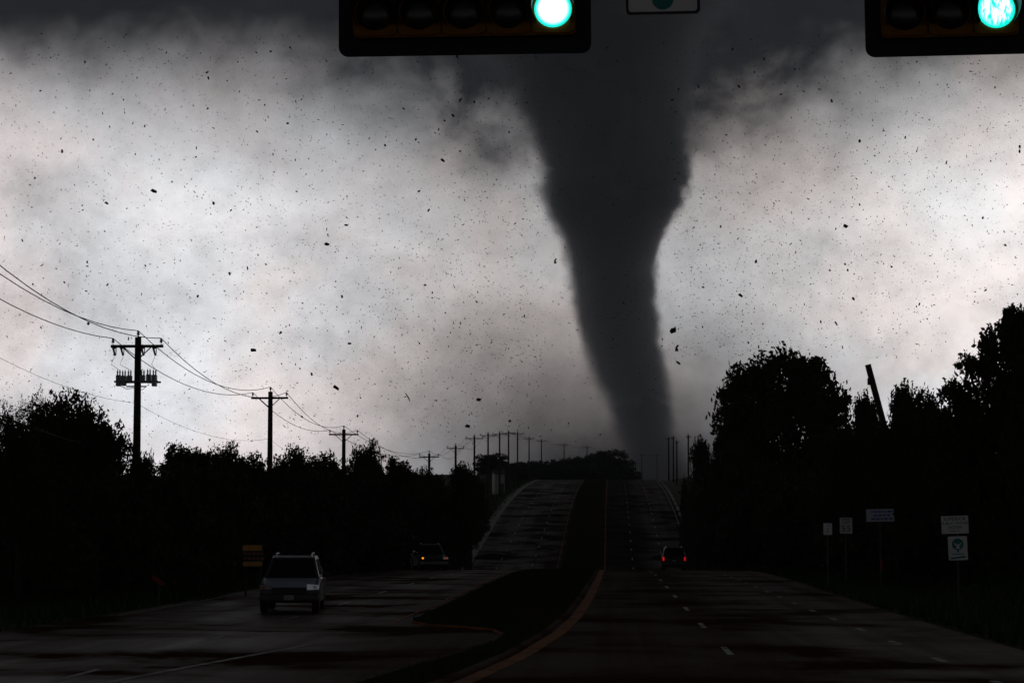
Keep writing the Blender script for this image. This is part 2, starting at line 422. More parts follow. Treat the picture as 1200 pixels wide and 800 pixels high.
# grass median with kerb: outline taken counter-clockwise on the ground
def median_l(y): return float(np.interp(y, [56, 62, 130, 330, 560], [-5.6, -5.85, -6.0, -6.75, -7.0]))
med_out = []
yy = list(np.arange(60, 555, 4.0))
for y in yy: med_out.append((median_l(y), y))
right = [(yr_line(y) - .15, y) for y in yy[::-1]] + [(yr_line(y) - .15, y) for y in np.arange(57, 21, -2.5)]
nose = [(-5.6, 22), (-5.4, 26), (-4.6, 31), (-3.9, 37), (-3.2, 42), (-2.75, 47), (-2.7, 50.5), (-3.1, 53), (-4.0, 54.5), (-5.0, 55.6), (-5.6, 57.4)]
out = med_out + right + nose
def outline_sheet(name, mat, pts, dz, parent=None):
    """fan-free fill: cut the outline in rows of constant y"""
    P = np.array(pts); rows = []
    for y in np.concatenate([np.arange(P[:, 1].min() + .05, 62, .75), np.arange(62, P[:, 1].max() - .05, 4.0)]):
        xs_ = []
        for i in range(len(P)):
            a, b = P[i], P[(i+1) % len(P)]
            if (a[1] - y) * (b[1] - y) < 0: xs_.append(a[0] + (b[0]-a[0]) * (y-a[1]) / (b[1]-a[1]))
        xs_.sort()
        if len(xs_) >= 2: rows.append((y, xs_[0], xs_[-1]) if len(xs_) == 2 else (y, xs_[-2], xs_[-1]))
    V = []
    for y, a, b in rows:
        for t in np.linspace(0, 1, 5): V.append((a + (b-a)*t, y, float(prof(y)) + dz + .05*math.sin(math.pi*t)))
    F = [(i*5+j, i*5+j+1, i*5+j+6, i*5+j+5) for i in range(len(rows)-1) for j in range(4)]
    return link(name, np_mesh(name, V, F), mat, parent, True), rows
median, med_rows = outline_sheet('median', M['median'], out, .045)
median['kind'] = 'structure'
def kerb_run(name, pts, w=.15, h=.055, mat=None, parent=None):
    mb = MB(); vs = []; n_ = len(pts)
    for i, (x, y) in enumerate(pts):
        a = Vector(pts[max(i-1, 0)]); b = Vector(pts[min(i+1, n_-1)]); t = (b - a).normalized(); nn = Vector((-t.y, t.x))
        z = float(prof(y))
        for s_, q in ((-1, -.05), (-1, h), (1, h), (1, -.05)):
            vs.append((x + nn.x*s_*w/2, y + nn.y*s_*w/2, z + q))
    fs = [(i*4+k, i*4+(k+1) % 4, i*4+4+(k+1) % 4, i*4+4+k) for i in range(n_-1) for k in range(4)] + [(0,1,2,3), tuple((n_-1)*4+k for k in (3,2,1,0))]
    mb.add(vs, fs); return mb.build(name, mat or M['kerb'], parent)
kerb_run('kerb', med_out, parent=median, mat=M['asphalt'])
kerb_run('kerb', right, parent=median, mat=M['asphalt'])
kerb_run('kerb', nose[:7], parent=median, mat=M['asphalt'])
kerb_run('kerb', nose[6:], parent=median, mat=M['paint_y'], w=.07, h=.05)
def shoulder():
    yy_ = np.concatenate([np.arange(236, 640, 4.0)]); V = []
    for y in yy_:
        e = float(edge_l(y)); V += [(e - .9, y, float(prof(y)) + .012), (e + .35, y, float(prof(y)) + .012)]
    return link('concrete_shoulder', np_mesh('concrete_shoulder', V, [(2*i, 2*i+1, 2*i+3, 2*i+2) for i in range(len(yy_)-1)]), M['kerb'], road)
shoulder()
# pale kerb stones along the right edge of the hill
for y0 in np.arange(262, 520, 13.0):
    L_ = 6.0 + 2.5*math.sin(y0)
    kerb_run('kerb_stone', [(float(edge_r(y)) + .25, y) for y in np.linspace(y0, y0 + L_, 4)], w=.35, h=.22, parent=road)

# grass blades on verges and median: nobody could count them
def grass():
    P = []
    n1 = 15000
    y = 40 + RNG.random(n1) ** 1.3 * 190; x = edge_l(y) - .15 - RNG.random(n1) ** 1.2 * 16; P.append((x, y, terrain(x, y), .45))
    y = 40 + RNG.random(n1) ** 1.3 * 190; x = edge_r(y) + .15 + RNG.random(n1) ** 1.2 * 14; P.append((x, y, terrain(x, y), .45))
    y = 250 + RNG.random(9000) * 270; x = edge_l(y) - .2 - RNG.random(9000) * 12; P.append((x, y, terrain(x, y), .5))
    ry = np.array([r[0] for r in med_rows]); ra = np.array([r[1] for r in med_rows]); rb = np.array([r[2] for r in med_rows])
    y = 24 + RNG.random(26000) ** 1.5 * 526; a = np.interp(y, ry, ra) + .12; b = np.interp(y, ry, rb) - .12
    x = a + (b - a) * RNG.random(len(y)); P.append((x, y, prof(y) + .05, .09))
    Vs = []
    for x, y, z, h in P:
        n_ = len(x); hh = h * (.4 + RNG.random(n_)); q = RNG.random(n_) * 6.28; w = (.03 + .05 * RNG.random(n_)) * (.5 if h < .2 else 1)
        lx, ly = (RNG.random(n_) - .5) * .3, (RNG.random(n_) - .5) * .3
        base = np.stack([x, y, z - .03], 1); d = np.stack([np.cos(q) * w, np.sin(q) * w, 0*q], 1)
        Vs.append(np.stack([base - d, base + d, base + np.stack([lx, ly, hh], 1)], 1))
    V = np.concatenate(Vs).reshape(-1, 3)
    o = link('grass', np_mesh('grass', V, np.arange(len(V)).reshape(-1, 3)), M['grass'])
    tag(o, 'dark green grass along the verges and on the median', 'grass', kind='stuff')
grass()

# ------------------------------------------------------------------ tornado (a volume inside its own funnel-shaped hull)
TD = 2200.0
prof_px = [(592, 722, 816), (552, 726, 811), (530, 721, 805), (510, 714, 799), (480, 702, 794), (450, 690, 788), (400, 676, 777), (350, 665, 770), (300, 655, 774),
           (270, 644, 784), (230, 628, 800), (200, 626, 804), (150, 602, 812), (100, 570, 824), (60, 536, 842), (20, 490, 875), (-15, 450, 915)]
tz, tc, tr = [], [], []
for py, xl, xr in prof_px:
    a = at(xl, py, TD); b = at(xr, py, TD); tz.append((a.z + b.z)/2); tc.append((a.x + b.x)/2); tr.append((b.x - a.x)/2)
tz, tc, tr = map(np.array, (tz, tc, tr)); tr = tr * np.interp(tz, [tz.min(), tz.min() + .5*(tz.max()-tz.min()), tz.max()], [1.16, 1.10, 1.06])
tb, th = tz[0], tz[-1] - tz[0]
CX0 = tc[0]
def curve_node(n, fac, xs_, ys_):
    """a float curve from samples, values 0..1"""
    c = n.new('ShaderNodeFloatCurve'); cv = c.mapping.curves[0]; c.mapping.use_clip = False
    while len(cv.points) < len(xs_): cv.points.new(.5, .5)
    for p, x, y in zip(cv.points, xs_, ys_): p.location = (float(x), float(y)); p.handle_type = 'AUTO_CLAMPED'
    c.mapping.update(); n.put(c.inputs['Value'], fac); return c.outputs[0]
def tornado_mat():
    m = bpy.data.materials.new('tornado_condensation'); m.use_nodes = True; n = NT(m.node_tree)
    n.n.remove(n.n['Principled BSDF']); outp = n.n['Material Output']
    oc = n.new('ShaderNodeTexCoord').outputs['Object']; x, y, z = n.sep(oc)
    t = n.m('DIVIDE', z, float(th), clamp=True); ts = (tz - tb) / th
    rad = n.m('MULTIPLY', curve_node(n, t, ts, tr / 300.0), 300.0)
    cx = n.m('MULTIPLY', n.m('SUBTRACT', curve_node(n, t, ts, (tc - CX0) / 200.0 + .5), .5), 200.0)
    ddx = n.m('SUBTRACT', x, cx)
    rn = n.m('DIVIDE', n.m('SQRT', n.m('ADD', n.m('MULTIPLY', ddx, ddx), n.m('MULTIPLY', y, y))), rad)
    n1 = n.noise(n.vm('MULTIPLY', oc, (1.0, 1.0, .75)), .017, 5, .62, .4)
    n2 = n.noise(n.vm('MULTIPLY', oc, (1.0, 1.0, 1.3)), .055, 5, .65)
    rn = n.m('ADD', rn, n.m('ADD', n.m('MULTIPLY', n.m('SUBTRACT', n1, .46), .55), n.m('MULTIPLY', n.m('SUBTRACT', n2, .5), .38)))
    # the edge is crisp on the right, softer on the left and near the cloud
    inner = n.m('ADD', n.smooth(n.m('DIVIDE', ddx, rad), -1.0, .6, .66, .84), n.m('ADD', n.smooth(t, .60, .95, 0.0, -.46), n.smooth(t, .08, .42, -.32, 0.0)))
    d = n.smooth(rn, inner, 1.04, 1.0, 0.0)
    d = n.m('MULTIPLY', d, n.m('MULTIPLY', d, .075))
    d = n.m('MULTIPLY', d, n.smooth(t, .0, .2, .35, 1.0))
    pv = n.new('ShaderNodeVolumePrincipled'); pv.inputs['Color'].default_value = (.66, .69, .73, 1); pv.inputs['Anisotropy'].default_value = 0.0
    n.put(pv.inputs['Density'], d); n.l.new(pv.outputs[0], outp.inputs['Volume'])
    m.cycles.volume_step_rate = .9
    return m
V = []; F = []; nk = 40
zs = np.linspace(tz[0], tz[-1], 34)
for i, zq in enumerate(zs):
    c = np.interp(zq, tz, tc) - CX0; r_ = np.interp(zq, tz, tr) * 1.16
    for k in range(nk):
        q = 2*math.pi*k/nk; rr = r_ * (1 + .03*math.sin(3*q + i*.7) + .025*math.sin(5*q - i*.9))
        V.append((c + rr*math.cos(q), rr*math.sin(q), zq - tb))
for i in range(len(zs)-1):
    for k in range(nk): F.append((i*nk+k, i*nk+(k+1) % nk, (i+1)*nk+(k+1) % nk, (i+1)*nk+k))
F += [tuple(range(nk))[::-1], tuple((len(zs)-1)*nk + k for k in range(nk))]
mb = MB(); mb.add(V, F)
tornado = mb.build('tornado', tornado_mat(), None, True); tornado.location = (CX0, TD, tb)
tag(tornado, 'huge dark grey tornado funnel reaching from the storm cloud down behind the hill', 'tornado')
# the low cloud of dust it throws up
def dust_mat(rx, ry, rz):
    m = bpy.data.materials.new('thrown_dust'); m.use_nodes = True; n = NT(m.node_tree)
    n.n.remove(n.n['Principled BSDF']); outp = n.n['Material Output']
    oc = n.new('ShaderNodeTexCoord').outputs['Object']
    p = n.vm('MULTIPLY', oc, (1/rx, 1/ry, 1/rz))
    ln = n.new('ShaderNodeVectorMath', operation='LENGTH'); n.put(ln.inputs[0], p)
    nz = n.noise(oc, .012, 5, .62, .6)
    f = n.m('ADD', ln.outputs['Value'], n.m('MULTIPLY', n.m('SUBTRACT', nz, .5), 1.1))
    d = n.m('MULTIPLY', n.smooth(f, .25, .95, 1.0, 0.0), .015)
    pv = n.new('ShaderNodeVolumePrincipled'); pv.inputs['Color'].default_value = (.40, .40, .43, 1)
    n.put(pv.inputs['Density'], d); n.l.new(pv.outputs[0], outp.inputs['Volume']); m.cycles.volume_step_rate = .9
    return m
rx, ry, rz = 255., 160., 118.
mb = MB(); vs = []; fs = []
for i in range(9):
    a = math.pi/2 * i / 8.2
    for k in range(32):
        q = 2*math.pi*k/32; w = 1 + .05*math.sin(4*q + i) + .04*math.sin(7*q)
        vs.append((rx*math.cos(a)*math.cos(q)*w, ry*math.cos(a)*math.sin(q)*w, rz*math.sin(a)*w))
for i in range(8):
    for k in range(32): fs.append((i*32+k, i*32+(k+1) % 32, (i+1)*32+(k+1) % 32, (i+1)*32+k))
fs += [tuple(range(32))[::-1], tuple(8*32 + k for k in range(32))]
mb.add(vs, fs); dust = mb.build('dust_cloud', dust_mat(rx, ry, rz), None, True); dust.location = (CX0 - 8, TD, tb - 12)
tag(dust, 'low murky dust cloud swirling round the foot of the tornado', 'dust cloud')

# ------------------------------------------------------------------ traffic signals on a span wire
SD = 16.0
def lens_mesh(n_=28, rad=.148):
    mb = MB(); vs = [(0, -.03, 0)]; fs = []
    for j, (r_, d) in enumerate(((.05, -.028), (.1, -.02), (rad, 0))):
        for k in range(n_):
            q = 2*math.pi*k/n_; vs.append((r_*math.cos(q), d, r_*math.sin(q)))
    for k in range(n_): fs.append((0, 1+k, 1+(k+1) % n_))
    for j in range(2):
        for k in range(n_): fs.append((1+j*n_+k, 1+(j+1)*n_+k, 1+(j+1)*n_+(k+1) % n_, 1+j*n_+(k+1) % n_))
    mb.add(vs, fs); return mb
def visor_mesh(rad=.165, L_=.24, n_=26):
    """a cutaway visor: open below, cut back towards its lower ends, with thickness"""
    mb = MB(); vs = []; fs = []
    for k in range(n_+1):
        q = R(-38) + (R(256)) * k / n_; s_ = math.sin(q)
        dep = L_ * (.30 + .70 * max(0, min(1, (s_ + .62) / 1.2)))
        for rr, dd in ((rad, 0), (rad, -dep), (rad+.006, -dep), (rad+.006, 0)):
            vs.append((rr*math.cos(q), dd, rr*math.sin(q)))
    for k in range(n_):
        for j in range(4): fs.append((k*4+j, k*4+(j+1) % 4, k*4+4+(j+1) % 4, k*4+4+j))
    fs += [(0,1,2,3), tuple(n_*4+j for j in (3,2,1,0))]
    mb.add(vs, fs); return mb
def rrect(w, h, r_, n_=5):
    pts = []
    for cx, cz, a0 in ((w/2-r_, h/2-r_, 0), (-w/2+r_, h/2-r_, 90), (-w/2+r_, -h/2+r_, 180), (w/2-r_, -h/2+r_, 270)):
        for i in range(n_+1):
            q = R(a0 + 90*i/n_); pts.append((cx + r_*math.cos(q), cz + r_*math.sin(q)))
    return pts
SPX = 53.0 / (FPX / SD)                        # lens spacing in metres
def signal(nsec, px_green, py, label, roll=0.0):
    c = at(px_green - 53*(nsec-1)/2, py, SD)
    w_in = nsec*SPX; root = empty('traffic_signal', c); root.rotation_euler.y = roll
    w_out, h_out = w_in + .245, .665
    mb = MB(); mb.prism(rrect(w_out, h_out, .075), .03, .045, 'y'); mb.build('backplate', M['black'], root)
    mb = MB(); mb.prism(rrect(w_in, .40, .04), -.045, .20, 'y')
    mb.build('housing', M['housing'], root)
    for k in range(nsec):
        x = (k - (nsec-1)/2) * SPX; lit = k == nsec-1
        mb = MB(); mb.prism(rrect(SPX-.012, .375, .05), -.062, -.045, 'y')
        d = mb.build('section_door', M['housing'], root); d.location = (x, -.002, 0)
        l = lens_mesh().build('lens', (M['green_lit'] if nsec == 5 else M['green_streaky']) if lit else M['lens_off'], root, True); l.location = (x, -.072, 0)
        v = visor_mesh().build('visor', M['black'], root); v.location = (x, -.066, 0)
    for s_ in (-1, 1):
        mb = MB(); mb.tube([(s_*w_in*.3, .10, .19), (s_*w_in*.3, .10, 1.0)], .022, 8); mb.box((s_*w_in*.3, .10, .98), (.10, .09, .12)); mb.build('hanger', M['steel'], root)
    tag(root, label, 'traffic light', 'horizontal traffic lights above the road')
    return root, c
sg1, c1 = signal(5, 650, 15, 'five-lens horizontal traffic light with a full round green lens lit', R(-.35))
sg2, c2 = signal(3, 1165, 15, 'three-lens horizontal traffic light cut off by the right picture edge', R(-.8))
zc = c1.z + .98
mb = MB(); mb.tube([(x, SD + .10, zc + .0035*(x-0)**2 * .5) for x in np.linspace(-20, 14, 20)], .012, 6)
sw = mb.build('span_wire', M['wire']); tag(sw, 'steel span wire that carries the traffic lights above the road', 'cable')
for px_, nm in ((-20, 'far left'), (14, 'far right')):
    z0 = float(terrain(px_, SD + .1)); mb = MB(); mb.tube([(0, 0, -.6), (0, 0, zc + 1.6 - z0)], [.17, .12], 10)
    p_ = mb.build('span_pole', M['steel'], None, True); p_.location = (px_, SD + .1, z0)
    tag(p_, f'steel pole at the {nm} end of the traffic light span wire', 'pole')
# the sign between the signals: LEFT TURN YIELD ON GREEN (ball), only its foot is in the picture
a = at(733, 18, SD); b = at(821, 18, SD); w_ = b.x - a.x; h_ = .76
root = empty('yield_sign', ((a.x+b.x)/2, SD, a.z)); root.rotation_euler.y = R(-.6)
mb = MB(); mb.prism([(p[0], p[1] + h_/2) for p in rrect(w_, h_, .04)], 0, .006, 'y'); mb.build('panel', M['white'], root)
mb = MB(); o_ = rrect(w_-.006, h_-.006, .038); i_ = rrect(w_-.05, h_-.05, .025); n_ = len(o_)
vs = [(p[0], -.003, p[1]+h_/2) for p in o_] + [(p[0], -.003, p[1]+h_/2) for p in i_]
mb.add(vs, [(k, (k+1) % n_, n_+(k+1) % n_, n_+k) for k in range(n_)]); mb.build('border', M['ink'], root)
mb = MB(); mb.lathe([(.085, -.0035), (.085, 0)], (0, 0, .125), 'y', 24); mb.build('green_disc', M['green'], root)
for k, s_ in enumerate(('LEFT TURN', 'YIELD', 'ON GREEN')):
    text_mesh(s_, .115, 'lettering', M['ink'], root, (0, -.004, h_ - .12 - .15*k), (R(90), 0, 0), .001)
mb = MB(); mb.tube([(0, .03, .1), (0, .03, zc - a.z + .05)], .018, 6); mb.build('hanger', M['steel'], root)
tag(root, 'square white black-bordered sign with a green disc hanging between the traffic lights', 'sign')
# ------------------------------------------------------------------ utility poles and wires
def make_pole(H, arm=2.4, detail=1, lean=0.0):
    root = empty('utility_pole', (0, 0, 0))
    mb = MB(); mb.tube([(0, 0, -.8), (0, 0, H*.5), (0, 0, H)], [.20, .175, .145], 10); mb.build('post', M['wood'], root, True)
    za = H - .42
    mb = MB(); mb.box((0, -.20, za), (arm, .10, .13)); mb.build('crossarm', M['wood'], root)
    for s_ in (-1, 1):
        mb = MB(); mb.tube([(s_*arm*.27, -.23, za-.05), (s_*.02, -.19, za-.62)], .028, 4); mb.build('brace', M['dark_steel'], root)
        mb = MB(); mb.lathe([(.02, 0), (.02, .10), (.07, .12), (.075, .17), (.045, .19), (.06, .22), (.05, .28), (.02, .3)], (s_*arm*.46, -.20, za+.06), 'z', 8)
        mb.build('insulator', M['porcelain'], root, True)
    mb = MB(); mb.lathe([(.03, -.1), (.03, .10), (.07, .12), (.075, .17), (.045, .19), (.06, .22), (.05, .28), (.02, .3)], (0, 0, H), 'z', 8)
    mb.build('insulator', M['porcelain'], root, True)
    return root
left_poles = [(-230, 150, 55.0), (162, 390, 92.0), (317, 455, 130.0), (403, 500, 165.0), (503, 529, 241), (534, 520, 280), (556, 509, 320), (572, 506, 355), (585.5, 505, 390),
              (596, 504, 425), (606.5, 505, 470), (620, 511, 530), (634.5, 514, 600), (661, 519, 660), (688, 522, 740), (712, 527, 820), (733, 530, 900), (752, 531, 960), (770, 531, 1010)]
ordn = ['', 'first', 'second', 'third', 'fourth', 'fifth', 'sixth', 'seventh', 'eighth', 'ninth', 'tenth', 'eleventh', 'twelfth', 'thirteenth', 'fourteenth', 'fifteenth', 'sixteenth', 'seventeenth', 'eighteenth']
attach = [[], [], []]; comm = []; poles = []
for i, (px, py, d) in enumerate(left_poles):
    p = at(px, py, d); z0 = float(terrain(p.x, p.y)); H = p.z - z0 - .2
    arm = 2.4 if d < 300 else 2.8
    if i == 0: p.x = at(162, 390, 92).x
    root = make_pole(H, arm); root.location = (p.x, p.y, z0)
    rz = R([0, 0, -4, 3, 2, -3][i] if i < 6 else (i*37 % 9) - 4); root.rotation_euler.z = rz
    nm = f'{ordn[i]} wooden utility pole counted from the left, ' if i else ''
    lab = ['wooden utility pole just outside the left picture edge beside the road',
           'nearest wooden utility pole with crossarm and a bank of capacitors, standing left above the trees',
           'second wooden utility pole with one crossarm, right of the capacitor pole',
           'third wooden utility pole, its crossarm just above the left treeline'][i] if i < 4 else \
          (nm + ('rising from the trees below the hill' if i < 7 else 'climbing the hill on the left' if i < 11 else 'on the hill beyond the crest' if i < 15 else 'small and hazy before the tornado foot'))
    tag(root, lab, 'utility pole', 'utility poles along the left roadside')
    poles.append((root, H))
    za = H - .42 + .06 + .30
    c_, s_ = math.cos(rz), math.sin(rz)
    for k, lx in enumerate((-arm*.46, 0, arm*.46)):
        lz = za if k != 1 else H + .30; ly = -.20 if k != 1 else 0
        attach[k].append(Vector((p.x + lx*c_ - ly*s_, p.y + lx*s_ + ly*c_, z0 + lz)))
    comm.append(Vector((p.x, p.y - .22, z0 + H - 5.4)))
def wire(name, pts, sags, rad, label):
    mb = MB(); P = []
    for i in range(len(pts)-1):
        a, b = pts[i], pts[i+1]; n_ = 14 if i < 4 else 8
        for k in range(n_ + (i == len(pts)-2)):
            t = k / n_; q = a.lerp(b, t); q.z -= sags[i] * 4 * t * (1-t); P.append(q)
    mb.tube(P, rad, 5); o = mb.build(name, M['wire'], None, True); tag(o, label, 'wire', 'wires strung along the left utility poles')
def sags(f, n_): return [f * s for s in ([1.15, 1.0, .9, 1.0] + [.9]*4 + [.8]*20)[:n_]]
for k, lab in enumerate(('lower power wire strung from the left ends of the utility pole crossarms', 'power wire strung over the tops of the utility poles', 'power wire strung from the right ends of the utility pole crossarms')):
    wire('power_wire', attach[k], sags(1.0 + .12*k, 18), .019, lab)
wire('telephone_cable', comm[:4], [.5, .9, .9], .035, 'thick low telephone cable dipping behind the left trees')
thin = [Vector((a.x, a.y, a.z + 2.4)) for a in comm[:4]]
wire('neutral_wire', thin, [.9, .7, .7], .008, 'faint thin wire hanging halfway up the utility poles')

# capacitor bank, cut-outs and jumpers of the nearest pole
root, H = poles[1]
zb = H - 1.95
mb = MB(); mb.box((0, -.30, zb-.08), (2.0, .07, .09)); mb.box((0, -.24, zb-.30), (.9, .06, .06)); mb.box((0, .28, zb-.08), (2.0, .07, .09)); mb.box((0, 0, zb-.06), (.10, .62, .08)); mb.build('rack', M['dark_steel'], root)
for k, x in enumerate((-.80, -.56, -.30, .30, .58, .84)):
    hh = (.50, .46, .30, .34, .40, .52)[k]
    mb = MB(); mb.box((x, -.30, zb - .04 + (.0 if hh > .45 else .08)), (.20, .30, hh))
    t = mb.build('capacitor_can', M['steel'], root, bevel=.02)
    for s_ in (-.055, .055):
        mb = MB(); mb.lathe([(.028, 0), (.045, .03), (.025, .06), (.045, .09), (.025, .12), (.045, .15), (.022, .20), (.012, .26)], (x+s_, -.30, zb - .04 + hh/2 + (.0 if hh > .45 else .08)), 'z', 8)
        mb.build('bushing', M['porcelain'], t, True)
for x in (-1.02, -.66, .28, .82):
    mb = MB(); mb.tube([(x-.05, -.30, H-.50), (x+.05, -.32, H-.86)], [.055, .04], 6); mb.tube([(x+.10, -.34, H-.5), (x+.09, -.34, H-.84)], .022, 5); mb.box((x, -.30, H-.52), (.2, .06, .05))
    mb.build('fuse_cutout', M['porcelain'], root)
for x0, x1 in ((-1.0, -.8), (-.6, -.3), (.85, .84)):
    mb = MB(); mb.tube([(x0, -.30, H-.9), (x0 - .14, -.34, H-1.25), (x1 + .1, -.36, H-1.55), (x1, -.30, zb+.35)], .010, 4); mb.build('jumper_wire', M['wire'], root)
mb = MB(); mb.tube([(-.7, -.3, zb-.28), (-.4, -.35, zb-.42), (-.05, -.25, zb-.36), (.3, -.3, zb-.45), (.5, -.3, zb-.28)], .014, 4); mb.build('jumper_wire', M['wire'], root)

# right-hand poles on the crest, and the leaning pole in the right trees
for i, (px, py, d, arm, lab) in enumerate([(783.5, 511, 535, 1.6, 'dark utility pole with a short crossarm right of the hill crest'), (789, 510, 486, .9, 'bare thin pole beside the dark pole at the right of the crest'),
        (793, 515, 462, .9, 'shorter thin pole just right of the pair at the crest'), (806.5, 508, 398, .9, 'lone thin pole standing over the shrubs right of the crest')]):
    p = at(px, py, d); z0 = float(terrain(p.x, p.y)); root = make_pole(p.z - z0 - .2, arm); root.location = (p.x, p.y, z0)
    root.scale = (1.2, 1.2, 1) if i == 0 else (1, 1, 1)
    tag(root, lab, 'utility pole', 'poles along the right roadside')
p = at(1017, 427, 105); q = at(1031, 480, 105); z0 = float(terrain(q.x + 1.5, 105))
dirv = (q - p).normalized(); base = p + dirv * ((z0 - .8 - p.z) / dirv.z)
root = empty('leaning_pole', (base.x, base.y, z0))
mb = MB(); off = Vector((base.x, base.y, z0)); mb.tube([base - off, (base+p)/2 - off, p - off], [.20, .18, .155], 12); mb.build('post', M['wood'], root, True)
mb = MB(); mb.box(p + dirv*.9 - off + Vector((-.2, -.1, 0)), (.12, .12, .35)); mb.build('bracket', M['dark_steel'], root)
mb = MB(); w0 = p + dirv*1.0 - off; w1 = at(940, 490, 120) - off; mb.tube([w0.lerp(w1, t) - Vector((0, 0, .4*4*t*(1-t))) for t in np.linspace(0, 1, 8)], .008, 4); mb.build('guy_wire', M['wire'], root)
tag(root, 'snapped leaning wooden pole without crossarm sticking up from the right trees', 'pole')

# ------------------------------------------------------------------ trees
def quads(P, size, flat=.0):
    """leaf faces: one bent rhombus (two triangles as a quad) at each point"""
    n_ = len(P); a = RNG.normal(size=(n_, 3)); a /= np.linalg.norm(a, axis=1)[:, None]
    b = RNG.normal(size=(n_, 3)); b -= (b*a).sum(1)[:, None]*a; b /= np.linalg.norm(b, axis=1)[:, None]
    s_ = size * (.6 + .8*RNG.random(n_))[:, None]
    V = np.stack([P - a*s_, P - b*s_*.45, P + a*s_, P + b*s_*.45], 1).reshape(-1, 3)
    return V, np.arange(len(V)).reshape(-1, 4)
def tree_kind(name, lobes, nclump, nleaf, leaf, clump_r, trunk_h, trunk_r, leafmat, shell=.55, stems=1, spray=0.0):
    """unit: metres; lobes = (x, y, z, rx, ry, rz); trunk, limbs and a crown of leaf faces in clumps"""
    root = empty(name, (0, 0, 0)); wood = MB()
    cen = []
    vol = np.array([l[3]*l[4]*l[5] for l in lobes]) ** (2/3); vol /= vol.sum()
    for l, v in zip(lobes, vol):
        k = max(4, int(nclump * v)); d = RNG.normal(size=(k, 3)); d /= np.linalg.norm(d, axis=1)[:, None]
        rr = (shell + (1-shell) * RNG.random(k)) * (.86 + .28*RNG.random(k)); 
        cen.append(np.array(l[:3]) + d * rr[:, None] * np.array(l[3:]))
    C = np.concatenate(cen); C = C[C[:, 2] > .15]
    top = Vector((0, 0, trunk_h))
    for s_ in range(stems):
        o_ = Vector((RNG.normal()*.25, RNG.normal()*.25, 0)) if stems > 1 else Vector((0, 0, 0))
        wood.tube([o_ + Vector((0, 0, -.5)), o_*1.1 + Vector((.05, .03, trunk_h*.5)), o_*1.6 + top], [trunk_r*1.25, trunk_r, trunk_r*.75], 8)
    for l in lobes:
        c = Vector(l[:3]); m_ = top.lerp(c, .5) + Vector((RNG.normal()*.2, RNG.normal()*.2, .2))
        wood.tube([top - Vector((0, 0, .2)), m_, c], [trunk_r*.6, trunk_r*.4, trunk_r*.22], 6)
        near = C[np.argsort(((C - np.array(l[:3]))**2).sum(1))[:14]]
        for q in near[::2]:
            q = Vector(q); wood.tube([c, c.lerp(q, .55) + Vector((0, 0, .12)), q], [trunk_r*.2, trunk_r*.12, .015], 4, False)
    wood.build('trunk', M['bark'], root, True)
    rad = clump_r * (.55 + .9*RNG.random(len(C)))
    idx = np.repeat(np.arange(len(C)), nleaf); g = RNG.normal(size=(len(idx), 3)); g /= np.linalg.norm(g, axis=1)[:, None]
    P = C[idx] + g * (rad[idx] * RNG.random(len(idx)) ** .45)[:, None] * np.array([1, 1, .8])
    Vq, Fq = quads(P, leaf)
    if spray > 0:                                                       # leafy shoots that stick out of the outline
        outer = C[np.argsort(-C[:, 2] - .4*np.abs(C[:, 0]))[:int(len(C)*.22)]]; ctr = C.mean(0)
        Ps = []
        for q in outer:
            dv = q - ctr; dv = dv/np.linalg.norm(dv) + np.array([0, 0, .8]) + RNG.normal(size=3)*.25; dv /= np.linalg.norm(dv)
            L_ = spray*(.4 + .8*RNG.random()); k = int(22*L_/.8) + 8; t = RNG.random(k)[:, None]
            Ps.append(q + dv*t*L_ + RNG.normal(size=(k, 3))*(.10*(1.15-t)))
        V2, F2 = quads(np.concatenate(Ps), leaf*.8); Fq = np.concatenate([Fq, F2 + len(Vq)]); Vq = np.concatenate([Vq, V2])
    link('crown', np_mesh('crown', Vq, Fq), leafmat, root)
    hz = float(np.percentile(Vq[:, 2], 99.9)); wx = float(np.percentile(np.abs(Vq[:, 0]), 99.0)) * 2
    root['unit_h'] = hz; root['unit_w'] = wx
    return root
def lobes_round(seed, W, H0, H1, n_, r_):
    g = np.random.default_rng(seed); out_ = []
    for k in range(n_):
        a = g.random()*6.28; q = math.sqrt(g.random()); z = H0 + (H1-H0)*g.random()
        taper = 1 - .45*((z-H0)/(H1-H0))
        rr = r_*(.7 + .6*g.random()); out_.append((math.cos(a)*q*W*taper, math.sin(a)*q*W*taper, z, rr*1.1, rr*1.1, rr*.9))
    return out_
